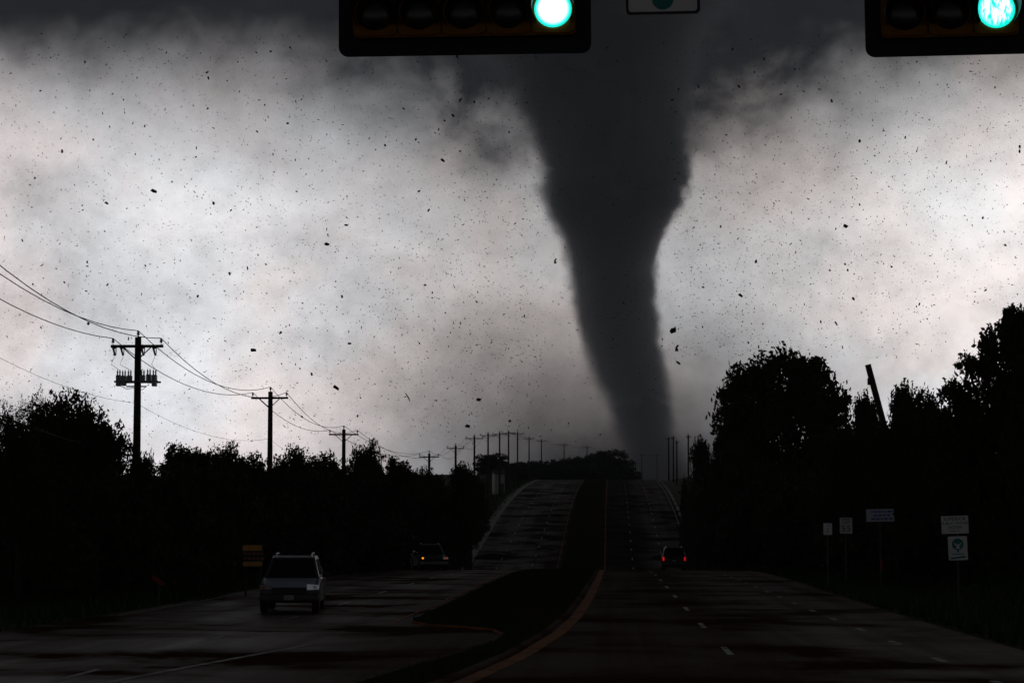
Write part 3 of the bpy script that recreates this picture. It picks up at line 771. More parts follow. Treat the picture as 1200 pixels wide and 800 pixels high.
kinds = {
  'oak':   tree_kind('broadleaf_tree', lobes_round(1, 2.4, 3.4, 8.2, 15, 1.6), 640, 38, .15, .66, 3.2, .24, M['leaf_a']),
  'oak2':  tree_kind('broadleaf_tree', lobes_round(2, 2.4, 3.0, 8.4, 14, 1.5), 620, 36, .15, .62, 3.0, .22, M['leaf_a'], spray=.18),
  'grove': tree_kind('broadleaf_tree', [(-2.6, 0, 7.2, 1.9, 1.9, 2.0), (-2.9, .3, 4.9, 1.4, 1.6, 1.3), (-.6, .2, 8.3, 2.0, 2.1, 1.6), (1.1, -.2, 8.2, 1.6, 1.8, 1.4), (.3, .3, 6.0, 2.4, 2.2, 2.0), (2.7, .1, 6.7, 1.2, 1.5, 1.6), (2.2, 0, 4.6, 1.8, 1.8, 1.8), (-1.0, 0, 3.6, 1.8, 2.0, 1.2), (3.3, 0, 5.0, .9, 1.2, 1.3)], 900, 38, .15, .60, 3.0, .3, M['leaf_a'], spray=.12),
  'shrub': tree_kind('shrub', lobes_round(4, 2.2, .8, 3.0, 11, 1.15), 420, 30, .14, .52, .9, .10, M['leaf_b'], shell=.35, stems=3, spray=.2),
  'shrub2': tree_kind('shrub', lobes_round(5, 2.5, .7, 2.6, 12, 1.1), 420, 24, .14, .5, .8, .10, M['leaf_b'], shell=.35, stems=4, spray=.3),
  'spray': tree_kind('young_tree', lobes_round(6, 1.5, 2.6, 7.0, 10, 1.0), 420, 34, .13, .52, 2.4, .12, M['leaf_b'], shell=.4, spray=.55),
  'lace':  tree_kind('pale_tree', lobes_round(8, 2.2, 3.6, 7.6, 12, 1.3), 420, 9, .075, .55, 3.4, .15, M['leaf_c'], shell=.5, spray=.8),
  'right': tree_kind('broadleaf_tree', [(0, 0, 8.2, 1.5, 1.5, 1.5), (1.4, 0, 9.4, 1.5, 1.5, 1.3), (-.9, 0, 6.4, 1.6, 1.6, 1.3), (-2.6, .1, 7.2, .75, .7, .55), (-3.4, 0, 6.0, .7, .7, .5), (-2.9, 0, 4.6, 1.1, 1.1, .9), (1.2, 0, 6.0, 2.2, 2.0, 1.8), (0, 0, 3.8, 2.4, 2.2, 1.6), (2.6, 0, 7.8, 1.6, 1.6, 1.6), (-1.9, 0, 8.3, .5, .5, .4)], 760, 36, .15, .52, 3.0, .25, M['leaf_a'], spray=.4),
  'conifer': tree_kind('conifer', [(0, 0, 1.0 + .85*k, 1.7*(1-k/9), 1.7*(1-k/9), .55) for k in range(8)], 330, 20, .12, .34, 6.5, .12, M['leaf_far'], shell=.3),
  'far':   tree_kind('broadleaf_tree', lobes_round(9, 2.8, 2.2, 6.6, 12, 1.6), 340, 20, .26, .7, 2.4, .22, M['leaf_far']),
}
used = set()
def plant(kind, px, top, d, wpx, label, cat='tree', group=None, rz=None):
    src = kinds[kind]
    o = src if kind not in used else copy_tree(src)
    used.add(kind)
    p = at(px, top, d); z0 = float(terrain(p.x, p.y)) - .05
    sz = (p.z - z0) / src['unit_h']; sx = wpx / FPX * d / src['unit_w']
    if d > 500: z0 -= 2.5
    sz = (p.z - z0) / src['unit_h']
    o.location = (p.x, p.y, z0); o.scale = (sx, sx, sz)
    o.rotation_euler.z = rz if rz is not None else random.random()*6.28
    tag(o, label, cat, group)
    return o
GL, GR, GF = 'trees of the left treeline', 'trees of the right thicket', 'far trees on the hill'
plant('oak', 72, 459, 86, 118, 'tall round dark tree left of the capacitor pole', group=GL)
plant('oak2', 118, 484, 84, 80, 'lower dark tree in front of the tall round tree, beside the capacitor pole', group=GL)
plant('oak', 24, 492, 71, 90, 'dark tree at the left picture edge below the pale lacy tree', group=GL)
plant('lace', 22, 452, 150, 70, 'pale lacy thin-leaved tree behind the dark tree at the left edge', group=GL)
plant('lace', -8, 468, 146, 64, 'pale lacy tree cut by the left picture edge', group=GL)
plant('oak2', 212, 521, 116, 74, 'dark tree right of the capacitor pole with twiggy top', group=GL)
plant('oak', 262, 520, 118, 78, 'rounded dark tree midway between the first two utility poles', group=GL)
plant('spray', 240, 526, 112, 50, 'narrow twiggy tree among the trees between the first two poles', group=GL)
plant('oak2', 300, 532, 121, 58, 'dark tree just left of the second utility pole', group=GL)
plant('oak', 345, 523, 122, 72, 'dark tree just right of the second utility pole', group=GL)
plant('oak2', 386, 531, 145, 60, 'dark tree left of the third utility pole', group=GL)
plant('oak', 428, 517, 146, 64, 'bulging dark tree right of the third utility pole', group=GL)
plant('oak2', 464, 537, 150, 58, 'dark tree sloping down from the bulging tree toward the hill', group=GL)
plant('oak', 502, 548, 172, 58, 'low dark tree under the fourth utility pole', group=GL)
plant('spray', 535, 542, 190, 36, 'narrow pale-topped tree under the fifth utility pole', group=GL)
plant('oak2', 552, 551, 225, 40, 'dark tree left of the white shed', group=GL)
plant('oak', 166, 524, 84, 58, 'low dark tree directly before the foot of the capacitor pole', group=GL)
plant('grove', 926, 411, 168, 158, 'broad many-lobed dark tree, tallest right of the tornado', group=GR, rz=0)
plant('oak2', 854, 494, 190, 44, 'dark tree at the left foot of the broad many-lobed tree', group=GR)
plant('spray', 826, 512, 215, 30, 'narrow twiggy tree left of the broad tree above the road edge', group=GR)
plant('shrub2', 814, 532, 250, 34, 'bushy shrub at the left end of the right thicket beside the road', 'shrub', GR)
plant('oak2', 874, 462, 172, 52, 'dark tree tucked under the left side of the broad tree', group=GR)
plant('spray', 1052, 447, 118, 44, 'upright feathery young tree just right of the leaning pole', group=GR)
plant('spray', 1010, 460, 122, 44, 'feathery young tree just left of the leaning pole', group=GR)
plant('oak2', 1088, 457, 112, 62, 'twiggy dark tree between the leaning pole and the right edge tree', group=GR)
plant('right', 1172, 360, 92, 158, 'tall dark tree at the right picture edge with leafy sprigs', group=GR, rz=0)
plant('oak', 1215, 400, 88, 90, 'dark tree cut by the right picture edge', group=GR)
plant('oak', 990, 500, 99, 84, 'dark tree below and left of the leaning pole', group=GR)
plant('oak', 1050, 482, 97, 84, 'dark tree before the foot of the leaning pole', group=GR)
plant('oak2', 1130, 468, 94, 84, 'dark tree under the sprigs of the right edge tree', group=GR)
for i, (px, top, d, w_) in enumerate([(20, 560, 78, 120), (75, 550, 79, 110), (130, 560, 80, 110), (190, 545, 88, 110), (240, 548, 106, 110), (295, 550, 112, 100), (350, 552, 118, 110), (400, 556, 132, 105), (445, 560, 142, 90), (485, 568, 155, 62), (508, 572, 185, 42), (534, 566, 225, 28), (55, 606, 75, 110), (165, 606, 80, 110), (250, 604, 96, 100), (340, 602, 108, 100), (420, 606, 124, 90), (472, 612, 150, 52), (490, 614, 178, 36)]):
    plant(['shrub', 'shrub2'][i % 2], px, top, d, w_*1.25, 'dark shrub in the black undergrowth below the left treeline', 'shrub', 'undergrowth below the left treeline')
for i, (px, top, d, w_) in enumerate([(818, 560, 240, 30), (840, 536, 200, 48), (868, 555, 176, 84), (915, 548, 160, 110), (970, 556, 140, 115), (1030, 545, 112, 125), (1095, 545, 104, 130), (1160, 540, 95, 130), (1205, 560, 90, 90), (852, 600, 180, 60), (900, 598, 150, 90), (960, 596, 128, 100), (1030, 592, 112, 110), (1100, 588, 102, 120), (1170, 596, 93, 120), (828, 600, 220, 36)]):
    plant(['shrub2', 'shrub'][i % 2], px, top, d, w_*1.2, 'dark shrub in the black undergrowth behind the right roadside signs', 'shrub', 'undergrowth below the right thicket')
far = [(578, 531, 560, 44, 'far'), (604, 541, 580, 40, 'far'), (628, 540, 600, 42, 'far'), (650, 538, 620, 40, 'far'), (672, 536, 640, 40, 'far'), (694, 533, 660, 40, 'far'), (712, 527, 680, 44, 'far'), (727, 537, 690, 34, 'far'), (734, 546, 640, 16, 'conifer'), (741, 552, 700, 22, 'far'), (640, 548, 560, 44, 'far'), (610, 549, 540, 44, 'far'), (678, 547, 600, 44, 'far'), (704, 546, 620, 40, 'far')]
for i, (px, top, d, w_, k) in enumerate(far):
    lab = {0: 'far rounded tree behind the white shed', 6: 'far tree forming the highest bump of the hilltop grove', 8: 'small pointed conifer at the right end of the hilltop grove', 9: 'far low tree right of the conifer at the end of the hilltop grove'}.get(i, 'far dark tree within the hilltop grove left of the tornado foot')
    plant(k, px, top, d, w_, lab, 'tree', GF)

# ------------------------------------------------------------------ white shed below the far trees
a = at(578, 555, 400); b = at(590, 555, 400); z0 = float(terrain((a.x+b.x)/2, 400)); h_ = a.z - z0; w_ = b.x - a.x
root = empty('shed', ((a.x+b.x)/2, 400, z0), R(12)); hw = w_/2 - .1
mb = MB()
mb.box((0, -1.9, h_/2-.2), (2*hw, .12, h_+.4)); mb.box((0, 1.9, h_/2-.2), (2*hw, .12, h_+.4))
for s_ in (-1, 1): mb.prism([(-1.84, -.4), (1.84, -.4), (1.84, h_), (0, h_ + .7), (-1.84, h_)], s_*hw - .06, s_*hw + .06, 'x')
mb.build('wall', M['cream'], root)
for s_ in (-1, 1):
    mb = MB(); mb.prism([(s_*-.05, h_ + .84), (s_*2.2, h_ - .02), (s_*2.2, h_ - .10), (s_*-.05, h_ + .74)], -hw - .3, hw + .3, 'x'); mb.build('roof', M['roofing'], root)
mb = MB(); mb.box((.3, -1.985, 1.05), (1.0, .05, 2.1)); mb.build('door', M['dark_steel'], root)
tag(root, 'small white shed half hidden by trees left of the hill road', 'shed')

# ------------------------------------------------------------------ road signs
def sign_root(name, px, py, d, label, cat='sign', rz=0.0):
    p = at(px, py, d); z0 = float(terrain(p.x, p.y)); root = empty(name, (p.x, p.y, z0), rz); tag(root, label, cat, 'signs on the right roadside'); return root, p.z - z0, FPX / d
def panel(root, cz, w_, h_, mat, cx=0.0, y=0.0, roll=0.0, name='panel', rad=.03):
    mb = MB(); mb.prism(rrect(w_, h_, rad), 0, .012, 'y'); o = mb.build(name, mat, root); o.location = (cx, y, cz); o.rotation_euler.y = roll; return o
def post(root, H, x=0.0, r_=.035):
    mb = MB(); mb.tube([(x, .06, -.4), (x, .06, H)], r_, 6); return mb.build('post', M['dark_steel'], root)
rt, cz, k = sign_root('speed_limit_sign', 991.5, 615.5, 96, 'white speed limit 55 sign in the right undergrowth')
pn = panel(rt, cz, 14.5/k, 18.5/k, M['white']); post(rt, cz + .3)
for s_, sz, dzz in (('SPEED', .155, .27), ('LIMIT', .155, .125)): text_mesh(s_, sz, 'lettering', M['ink'], pn, (0, -.003, dzz), (R(90), 0, 0), .002)
for xx in (-.12, .12): text_mesh('5', .40, 'numeral', M['ink'], pn, (xx, -.003, -.15), (R(90), 0, 0), .002)
rt, cz, k = sign_root('mile_sign', 970, 619.5, 90, 'smallest white sign, left of the 55 sign')
pn = panel(rt, cz, 10/k, 13.5/k, M['white']); post(rt, cz + .2)
for zz in (.14, .02, -.10):
    mb = MB(); mb.box((0, -.002, zz), (.10, .004, .06)); mb.build('mark', M['pale'], pn)
rt, cz, k = sign_root('notice_board', 1031.5, 603.5, 92, 'wide pale board with blue writing right of the 55 sign')
W_, H_ = 32/k, 14.5/k
mb = MB(); poly = [(-W_/2, -H_/2), (W_/2, -H_/2), (W_/2, -.02), (W_/2-.10, .03), (W_/2-.02, .09), (W_/2-.02, H_/2), (-W_/2, H_/2)]
mb.prism(poly, 0, .015, 'y'); pn = mb.build('panel', M['pale'], rt); pn.location = (0, 0, cz); pn.rotation_euler.y = R(-1.2)
g = random.Random(3)
for row, zz in enumerate((.16, .0, -.16)):
    x = -.40 + .1*(row == 1)
    while x < .40:
        w_ = .06 + .14*g.random(); mb = MB(); mb.box((x + w_/2, -.003, zz + .01*g.random()), (w_, .005, .085)); mb.build('blue_word', M['blue'], pn); x += w_ + .045
post(rt, cz + .2)
mb = MB(); mb.tube([(.02, .0, cz - 57/k - .25), (.05, .0, cz - 57/k + .25)], .05, 6); mb.build('red_reflector', M['rust'], rt)
rt, cz, k = sign_root('water_system_sign', 1119, 614.5, 84, 'white sign reading SUPERIOR PUBLIC WATER SYSTEM above the tree emblem sign')
pn = panel(rt, cz, 31/k, 20.5/k, M['white'], roll=R(-2)); post(rt, cz + .25, .12)
for s_, sz, dzz in (('SUPERIOR', .20, .23), ('PUBLIC WATER', .155, .055), ('SYSTEM', .165, -.115), ('APPROVED', .085, -.26)): text_mesh(s_, sz, 'lettering', M['ink'], pn, (0, -.003, dzz), (R(90), 0, 0), .002)
zz = cz - 27/k
p2 = panel(rt, zz, 22/k, 27.5/k, M['white'], cx=3/k, y=-.01, roll=R(-2), name='emblem_panel')
mb = MB(); mb.lathe([(.235, -.004), (.235, 0)], (0, -.001, .16), 'y', 22); mb.build('emblem_disc', M['green'], p2)
mb = MB(); mb.prism([(-.10, -.02), (.10, -.02), (.045, .08), (.16, .19), (.13, .22), (.03, .14), (0, .20), (-.03, .14), (-.13, .22), (-.16, .19), (-.045, .08)], -.0075, -.0055, 'y'); mb.build('emblem_limbs', M['white'], p2)
mb = MB(); mb.prism([(-.045, -.17), (.045, -.17), (.03, -.06), (-.03, -.06)], -.007, -.002, 'y'); mb.build('emblem_trunk', M['green'], p2)
mb = MB(); mb.box((0, -.003, -.24), (.46, .004, .035)); mb.build('emblem_rule', M['green'], p2)
mb = MB(); mb.prism([(-.30, -.44), (.30, -.38), (.30, -.31), (-.30, -.37)], -.005, -.001, 'y'); mb.build('emblem_band', M['green'], p2)

# amber board on the left verge, red scrap
p = at(296.5, 651, 80); z0 = float(terrain(p.x, p.y)); k = FPX/80; rt = empty('amber_sign', (p.x, p.y, z0), R(-3)); cz = p.z - z0
mb = MB(); mb.box((0, .02, cz), (23/k, .02, 26/k)); mb.build('panel', M['ink'], rt)
for sgn, hh in ((1, 6.4/k), (-1, 5.2/k)):
    mb = MB(); mb.box((0, .0, cz + sgn*9.3/k), (23/k, .012, hh)); o = mb.build('amber_band', M['amber_board'], rt); o.rotation_euler.y = R(-.8)
for zz in (.09, -.10):
    x = -.38
    while x < .34:
        w_ = .08 + .1*random.random(); mb = MB(); mb.box((x + w_/2, .004, cz + zz), (w_, .008, .07)); mb.build('dim_word', M['amber_lens'], rt); x += w_ + .06
for s_ in (-.3, .3): mb = MB(); mb.box((s_, .055, (cz+.4)/2 - .2), (.07, .05, cz + .8)); mb.build('post', M['wood'], rt)
tag(rt, 'dark board with two amber bands standing left of the nearest oncoming vehicle', 'sign')
gx, gy = at(186, 680, 70).x, 70.0; gz = float(terrain(gx, gy)); c = at(186, 680, 70)
rt = empty('red_marker', (gx, gy, gz)); mb = MB(); mb.tube([(0, .03, -.3), (0, .03, max(.3, c.z - gz + .1))], .018, 6); mb.build('stake', M['dark_steel'], rt)
mb = MB(); mb.add([(-.24, 0, c.z-gz+.16), (-.05, -.05, c.z-gz+.14), (.24, -.02, c.z-gz-.10), (.14, .0, c.z-gz-.18), (-.24, .012, c.z-gz+.05)], [(0,1,2,3,4)])
f_ = mb.build('flag', M['rust'], rt); f_.modifiers.new('thickness', 'SOLIDIFY').thickness = .01
tag(rt, 'small slanted red marker flag in the dark grass of the left verge', 'marker')

# ------------------------------------------------------------------ vehicles
def arc(cy, cz, r_, a0, a1, n_=7): return [(cy + r_*math.cos(R(a0 + (a1-a0)*k/n_)), cz + r_*math.sin(R(a0 + (a1-a0)*k/n_))) for k in range(n_+1)]
def vehicle(name, kind, paint, lamps):
    """front towards -y, wheels on z = 0"""
    root = empty(name, (0, 0, 0)); W = .92; rw = .37
    fy, ry_ = -1.75, 1.62
    if kind == 'pickup': L0, L1, hood_f, hood_b, bed = -2.6, 2.65, .96, 1.10, 1.12
    else: L0, L1, hood_f, hood_b, bed = -2.35, 2.35, .92, 1.06, 1.10
    low = [(L0+.04, .42), (L0, .62), (L0+.02, .76), (L0+.26, hood_f), (L0+.75, hood_f+.08), (-1.05, hood_b), (L1-.06, bed), (L1, .95), (L1-.02, .46)]
    under = arc(ry_, rw, .45, -8, 188) + arc(fy, rw, .45, -8, 188)
    poly = low + [(p[0], max(.30, p[1])) for p in under]
    mb = MB(); mb.prism(poly, -W, W, 'x'); body = mb.build('body', paint, root, bevel=.055)
    # cab / greenhouse with tumblehome
    if kind == 'pickup': prf = [(-1.02, 1.06), (-.30, 1.74), (.05, 1.79), (.85, 1.77), (1.02, 1.08)]
    else: prf = [(-.98, 1.03), (-.22, 1.70), (.2, 1.76), (1.75, 1.74), (2.22, 1.06)]
    mb = MB(); vs = []
    for sx in (-1, 1):
        for y, z in prf: vs.append((sx*(W - .04 - .20*(z-1.04)/.72), y, z))
    n_ = len(prf); mb.add(vs, [tuple(range(n_)), tuple(range(2*n_-1, n_-1, -1))] + [(i, i+n_, (i+1) % n_ + n_, (i+1) % n_) for i in range(n_)])
    cab = mb.build('cab', paint, root, bevel=.05)
    def hwid(z): return W - .04 - .20*(z-1.04)/.72
    def lerp(a, b, t): return (a[0]+(b[0]-a[0])*t, a[1]+(b[1]-a[1])*t)
    def pane(nm, a, b, ins, out_):                                       # a sheet of glass on a sloping face
        (y0, z0), (y1, z1) = a, b; nrm = Vector((0, -(z1-z0), (y1-y0))).normalized() * out_
        mb = MB(); vs = []
        for t_ in (0, .012):
            o_ = nrm * (1 + t_*0) * (.010 if t_ else -.02)
            for sx, (yy_, zz_) in ((-1, (y0, z0)), (1, (y0, z0)), (1, (y1, z1)), (-1, (y1, z1))):
                vs.append((sx*(hwid(zz_) - ins), yy_ + o_.y, zz_ + o_.z))
        mb.add(vs, [(0,1,2,3), (7,6,5,4), (0,4,5,1), (1,5,6,2), (2,6,7,3), (3,7,4,0)]); return mb.build(nm, M['glass'], cab)
    pane('windshield', lerp(prf[0], prf[1], .06), lerp(prf[0], prf[1], .93), .10, 1)
    pane('rear_window', lerp(prf[-1], prf[-2], .2), lerp(prf[-1], prf[-2], .9), .12, -1)
    ylist = [(-.55, .12), (.18, .78)] if kind == 'pickup' else [(-.5, .25), (.32, 1.05), (1.12, 1.72)]
    for sx in (-1, 1):
        for q, (ya, yb) in enumerate(ylist):
            za, zb_ = 1.14, 1.64; yat = ya + (.28 if q == 0 else 0); ybt = yb - (.12 if q == len(ylist)-1 else 0)
            mb = MB(); vs = []
            for e in (-.02, .012):
                for yy_, zz_ in ((ya, za), (yb, za), (ybt, zb_), (yat, zb_)): vs.append((sx*(hwid(zz_) + e), yy_, zz_))
            mb.add(vs, [(0,1,2,3), (7,6,5,4), (0,4,5,1), (1,5,6,2), (2,6,7,3), (3,7,4,0)]); mb.build('side_window', M['glass'], cab)
        for q, (ya, yb) in enumerate(ylist[:2]):
            mb = MB(); mb.box((sx*(W+.012), yb - .10, .95), (.03, .16, .035)); mb.build('door_handle', M['black'], body)
        mb = MB(); mb.box((sx*(W+.13), -.72, 1.16), (.20, .12, .17)); mb.box((sx*(W+.02), -.70, 1.12), (.12, .05, .04)); mb.build('mirror', M['black'], root, bevel=.02)
    # front
    hp = [(L0+.03, .79), (L0+.26, hood_f+.008), (L0+.75, hood_f+.088), (-1.06, hood_b+.006)]
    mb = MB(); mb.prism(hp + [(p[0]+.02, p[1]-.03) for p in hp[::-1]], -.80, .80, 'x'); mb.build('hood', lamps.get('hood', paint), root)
    mb = MB(); mb.box((0, L0+.03, .70), (1.06, .08, .20)); gl = mb.build('grille', M['black'], root)
    for zz in (.64, .70, .76): mb = MB(); mb.box((0, L0-.016, zz), (1.02, .02, .018)); mb.build('grille_bar', M['dark_steel'], gl)
    mb = MB(); mb.prism([(L0-.12, .40), (L0-.14, .50), (L0-.10, .58), (L0+.10, .59), (L0+.10, .38)], -W-.005, W+.005, 'x'); mb.build('front_bumper', lamps.get('bumper', M['dark_steel']), root, bevel=.03)
    mb = MB(); mb.box((0, L0-.155, .49), (.31, .012, .15)); mb.build('number_plate', M['steel'], root)
    for sx, mt in ((-1, lamps['fl']), (1, lamps['fr'])):
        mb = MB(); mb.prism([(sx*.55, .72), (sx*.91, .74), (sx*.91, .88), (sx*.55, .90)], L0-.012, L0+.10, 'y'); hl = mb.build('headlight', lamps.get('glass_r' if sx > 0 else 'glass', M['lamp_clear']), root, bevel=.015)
        mb = MB(); mb.box((sx*.80, L0-.020, .81), (.11, .02, .11)); mb.build('turn_signal', mt, hl)
    # rear
    mb = MB(); mb.prism([(L1-.06, .40), (L1+.10, .42), (L1+.10, .58), (L1-.06, .58)], -W, W, 'x'); mb.build('rear_bumper', M['dark_steel'], root, bevel=.025)
    for sx, mt in ((-1, lamps['rl']), (1, lamps['rr'])):
        mb = MB(); mb.box((sx*.80, L1+.004, .88), (.12, .05, .28)); mb.build('tail_light', mt, root, bevel=.015)
    mb = MB(); mb.box((0, L1+.008, .74), (.31, .012, .15)); mb.build('number_plate', M['steel'], root)
    if kind == 'pickup':
        mb = MB(); mb.box((0, 1.86, bed + .006), (1.56, 1.30, .02)); mb.build('bed_cover', M['black'], root)
    else:
        for sx in (-1, 1): mb = MB(); mb.tube([(sx*.58, -.05, 1.745), (sx*.58, .1, 1.82), (sx*.58, 1.5, 1.82), (sx*.58, 1.7, 1.74)], .02, 6); mb.build('roof_rail', M['chrome'], root)
    for sx in (-1, 1):
        for wy in (fy, ry_):
            e = empty('wheel', (sx*(W-.115), wy, rw)); e.parent = root
            m90 = Matrix.Rotation(R(90)*sx, 3, 'Y')
            mb = MB(); mb.lathe([(.20, -.11), (rw-.03, -.115), (rw, -.08), (rw, .08), (rw-.03, .115), (.20, .11)], (0, 0, 0), 'z', 24, m90); mb.build('tyre', M['rubber'], e, True)
            mb = MB(); mb.lathe([(.215, .06), (.215, .112), (.19, .10), (.06, .085), (.05, .10), (.01, .10)], (0, 0, 0), 'z', 16, m90); mb.build('rim', M['steel'], e, True)
    return root
def park(root, px, py, d, rz, label, cat, group):
    p = at(px, py, d); dzz = float(prof(d + 1.5) - prof(d - 1.5)) / 3
    root.location = (p.x, d, float(prof(d)) + .006)
    pit = math.atan(dzz); root.rotation_mode = 'XYZ'
    root.rotation_euler = (Matrix.Rotation(pit, 4, 'X') @ Matrix.Rotation(rz, 4, 'Z')).to_euler()
    tag(root, label, cat, group)
v = vehicle('oncoming_suv', 'suv', M['body_grey'], dict(hood=M['silver'], glass=M['steel'], glass_r=M['lamp_glint'], fl=M['amber_lens'], fr=M['lamp_clear'], rl=M['red_lens'], rr=M['red_lens']))
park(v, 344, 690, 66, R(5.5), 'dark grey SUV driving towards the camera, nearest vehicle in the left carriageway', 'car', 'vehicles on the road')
v = vehicle('oncoming_car', 'suv', M['body_dark'], dict(fl=M['amber_lit'], fr=M['amber_dim'], rl=M['red_lens'], rr=M['red_lens'], glass=M['lens_off'], bumper=M['steel']))
park(v, 503, 655, 138, R(14), 'dark oncoming car with a glowing amber lamp at the left road edge', 'car', 'vehicles on the road')
v = vehicle('leading_car', 'suv', M['body_black'], dict(fl=M['amber_lens'], fr=M['amber_lens'], rl=M['tail_dim'], rr=M['tail_lit']))
park(v, 789, 652, 158, R(180), 'black car seen from behind with two red tail lights on the right', 'car', 'vehicles on the road')

# ------------------------------------------------------------------ flying debris
def scrap_mesh(seed, kind):
    g = random.Random(seed); mb = MB()
    if kind == 'board':
        w_, t_ = .14 + .12*g.random(), .05
        a = [(-.5, -w_), (-.42, w_*.9), (.1, w_), (.46, w_*.6), (.5, -w_*.8), (.05, -w_*1.1)]
    elif kind == 'sheet':
        a = [(-.45, -.30), (-.5, .12), (-.15, .38), (.22, .28), (.5, .34), (.42, -.18), (.1, -.36)]; t_ = .03
    elif kind == 'splinter':
        a = [(-.5, -.03), (-.48, .05), (.1, .06), (.5, .02), (.45, -.03), (0, -.05)]; t_ = .05
    elif kind == 'crook':
        a = [(-.2, -.5), (-.28, .05), (-.05, .5), (.12, .42), (0, .08), (.22, -.2), (.28, -.5), (.05, -.36)]; t_ = .06
    else:
        a = [(math.cos(q + g.random()*.5)*(.3 + .2*g.random()), math.sin(q)*(.25 + .2*g.random())) for q in np.arange(0, 6.28, .9)]; t_ = .06
    a = [(x + g.uniform(-.05, .05), y + g.uniform(-.04, .04)) for x, y in a]; n_ = len(a)
    bend = g.uniform(-.5, .5)
    vs = [(x, y, bend*x*x - t_/2) for x, y in a] + [(x, y, bend*x*x + t_/2) for x, y in a]
    mb.add(vs, [tuple(range(n_)), tuple(range(2*n_-1, n_-1, -1))] + [(i, i+n_, (i+1) % n_+n_, (i+1) % n_) for i in range(n_)])
    me = bpy.data.meshes.new('scrap'); me.from_pydata(mb.v, [], mb.f); me.materials.append(M['debris']); me.update(); return me
scraps = {k: [scrap_mesh(10*i + j, k) for j in range(3)] for i, k in enumerate(('board', 'sheet', 'crook', 'lump', 'splinter'))}
def debris(px, py, spx, kind, d, label, tilt=None):
    p = at(px, py, d); o = bpy.data.objects.new('flying_scrap', random.choice(scraps[kind])); COL.objects.link(o)
    s_ = spx / FPX * d; o.location = p; o.scale = (s_, s_, s_)
    if tilt is None: o.rotation_euler = (random.random()*6.28, random.random()*6.28, random.random()*6.28)
    else: o.rotation_euler = (R(70) + random.uniform(-.3, .3), R(tilt), random.uniform(-.3, .3))
    tag(o, label, 'debris', 'debris whirling in the air')
big_ones = [
 (180.5, 224, 8, 'board', 25, 'large dark board-like scrap flying at upper left of the sky'), (125, 238, 5, 'board', 30, 'small slanted scrap left of the large upper left one'),
 (539.5, 117, 6, 'lump', 0, 'dark lump of debris just below the five-lens traffic light'), (519, 188, 6, 'board', 40, 'slanted dark scrap in the sky left of the upper funnel'),
 (320, 181, 5, 'lump', 0, 'dark speck of debris high above the second utility pole'), (383, 286, 6, 'sheet', 20, 'dark scrap high above the third utility pole'),
 (297, 410, 7, 'board', 2, 'level dark board flying just above the second utility pole'), (394, 454, 8, 'board', 32, 'long slanted dark board flying above the third utility pole'),
 (478, 465, 11, 'splinter', 60, 'thin steep splinter flying left of the tornado foot'), (789, 387, 9, 'sheet', -30, 'topmost of three large scraps beside the lower right edge of the funnel'),
 (793.5, 408, 9, 'crook', 10, 'crooked middle one of three large scraps right of the funnel'), (795, 425, 7, 'lump', 0, 'lowest of three large scraps right of the funnel'),
 (1000, 350, 5, 'lump', 0, 'dark lump flying above the leaning pole'), (980, 379, 6, 'board', 60, 'slanted scrap between the leaning pole and the broad tree'), (1030, 390, 5, 'lump', 0, 'dark scrap just above the tip of the leaning pole'),
 (991, 265, 6, 'sheet', 20, 'dark scrap in the bright sky right of the funnel'), (868, 346, 6, 'board', 40, 'dark scrap right of the funnel above the broad tree'), (561, 468, 6, 'sheet', 10, 'dark scrap above the poles that climb the hill'),
 (548, 499, 6, 'sheet', 15, 'flat scrap just above the poles on the hill'), (250, 150, 5, 'lump', 0, 'dark lump in the upper left sky'), (290, 314, 5, 'lump', 0, 'dark lump above and left of the second utility pole'),
 (651, 306, 7, 'crook', 15, 'crooked scrap at the left edge of the funnel'), (875, 215, 5, 'lump', 0, 'dark lump right of the upper funnel'), (1195, 172, 6, 'lump', 0, 'dark lump close to the right picture edge below the traffic light'), (1090, 300, 5, 'lump', 0, 'dark lump in the bright right sky'), (352, 500, 5, 'lump', 0, 'small scrap beside the wires left of the third utility pole')]
for px, py, s_, k, tl, lab in big_ones: debris(px, py, s_, k, 60 + 110*random.random(), lab, tl if tl else None)
def sky_ok(px, py):
    if py < 66 and (390 < px < 700 or px > 1000): return False
    lim = 455 if px < 150 else 510 if px < 480 else 500 if px < 780 else 420
    if px > 1110: lim = 360
    return py < lim
n_ = 0
while n_ < 274:
    px, py = random.uniform(0, 1200), random.uniform(55, 510)
    if not sky_ok(px, py): continue
    if 640 < px < 790 and random.random() < .75: continue
    s_ = random.choice((2.6, 3.0, 3.2, 3.6, 4.2, 4.6)); debris(px, py, s_, random.choice(('board', 'sheet', 'lump', 'lump')), 60 + 260*random.random()**1.5, 'small dark scrap among the debris scattered across the grey sky'); n_ += 1
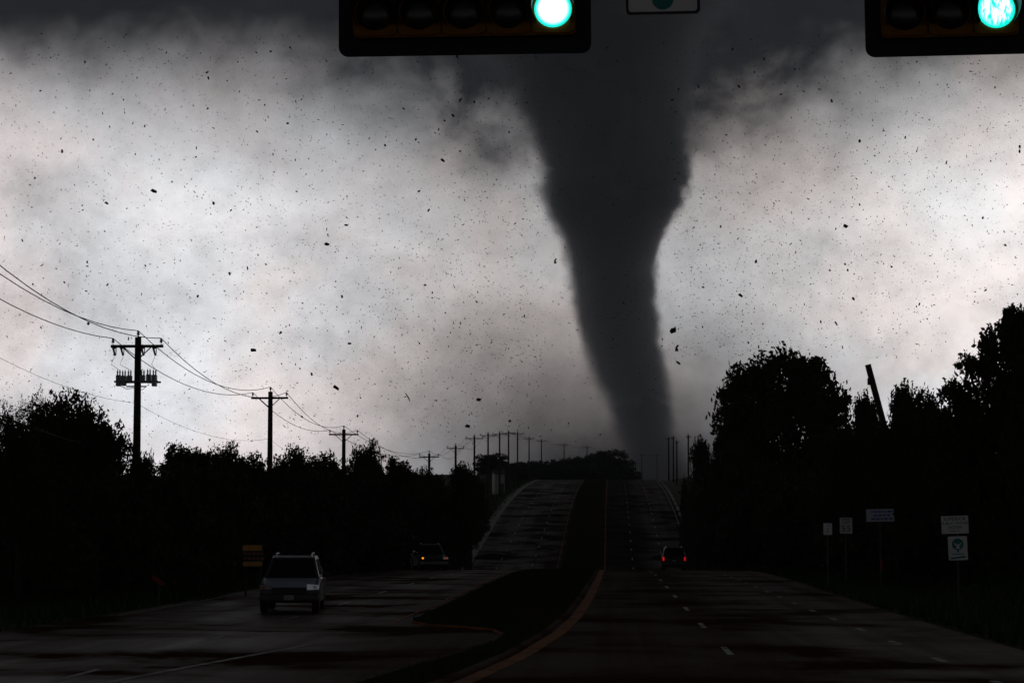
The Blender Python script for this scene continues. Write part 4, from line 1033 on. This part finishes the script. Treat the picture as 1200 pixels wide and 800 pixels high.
# the countless specks
nS = 13500
px = RNG.random(nS*2)*1240 - 20; py = 40 + RNG.random(nS*2)*490
near = RNG.random(nS*2) < .3; px = np.where(near, 715 + RNG.normal(size=nS*2)*190, px); py = np.where(near, 330 + RNG.normal(size=nS*2)*120, py)
keep = np.array([sky_ok(a, b) or (b < 520 and a < 780) for a, b in zip(px, py)]) & ~((px > 640) & (px < 790) & (RNG.random(nS*2) < .7))
px, py = px[keep][:nS], py[keep][:nS]
P = []; SZ = []
for a, b in zip(px, py):
    d = 70 + 700*random.random()**1.6; P.append(at(a, b, d)); SZ.append((.95 + 1.3*random.random()**2.4) / FPX * d)
P = np.array(P); SZ = np.array(SZ)[:, None]; n_ = len(P)
ax = RNG.normal(size=(3, n_, 3)); ax /= np.linalg.norm(ax, axis=2)[:, :, None]
st = 1 + 1.0*RNG.random((n_, 1))**2
V = np.stack([P + ax[0]*SZ*.55*st, P - ax[0]*SZ*.5*st, P + ax[1]*SZ*.42, P - ax[1]*SZ*.34, P + ax[2]*SZ*.28, P - ax[2]*SZ*.28], 1).reshape(-1, 3)
F0 = np.array([(0,2,4), (2,1,4), (1,3,4), (3,0,4), (2,0,5), (1,2,5), (3,1,5), (0,3,5)])
F = (np.arange(n_)[:, None, None]*6 + F0[None]).reshape(-1, 3)
o = link('airborne_specks', np_mesh('airborne_specks', V, F), M['debris']); tag(o, 'countless tiny dark specks of debris filling the sky', 'debris', kind='stuff')

# ------------------------------------------------------------------ storm air
mb = MB(); mb.box((60, 1180, 296), (3400, 2920, 596))
hz = mb.build('haze', None); hm = bpy.data.materials.new('storm_haze'); hm.use_nodes = True; hn = NT(hm.node_tree)
hn.n.remove(hn.n['Principled BSDF']); hv = hn.new('ShaderNodeVolumePrincipled')
hv.inputs['Color'].default_value = (.86, .88, .92, 1); hv.inputs['Density'].default_value = 7e-5; hv.inputs['Anisotropy'].default_value = 0.0
hn.l.new(hv.outputs[0], hn.n['Material Output'].inputs['Volume']); hz.data.materials.append(hm)
tag(hz, 'thin grey storm haze between the camera and the tornado', 'haze', kind='stuff')
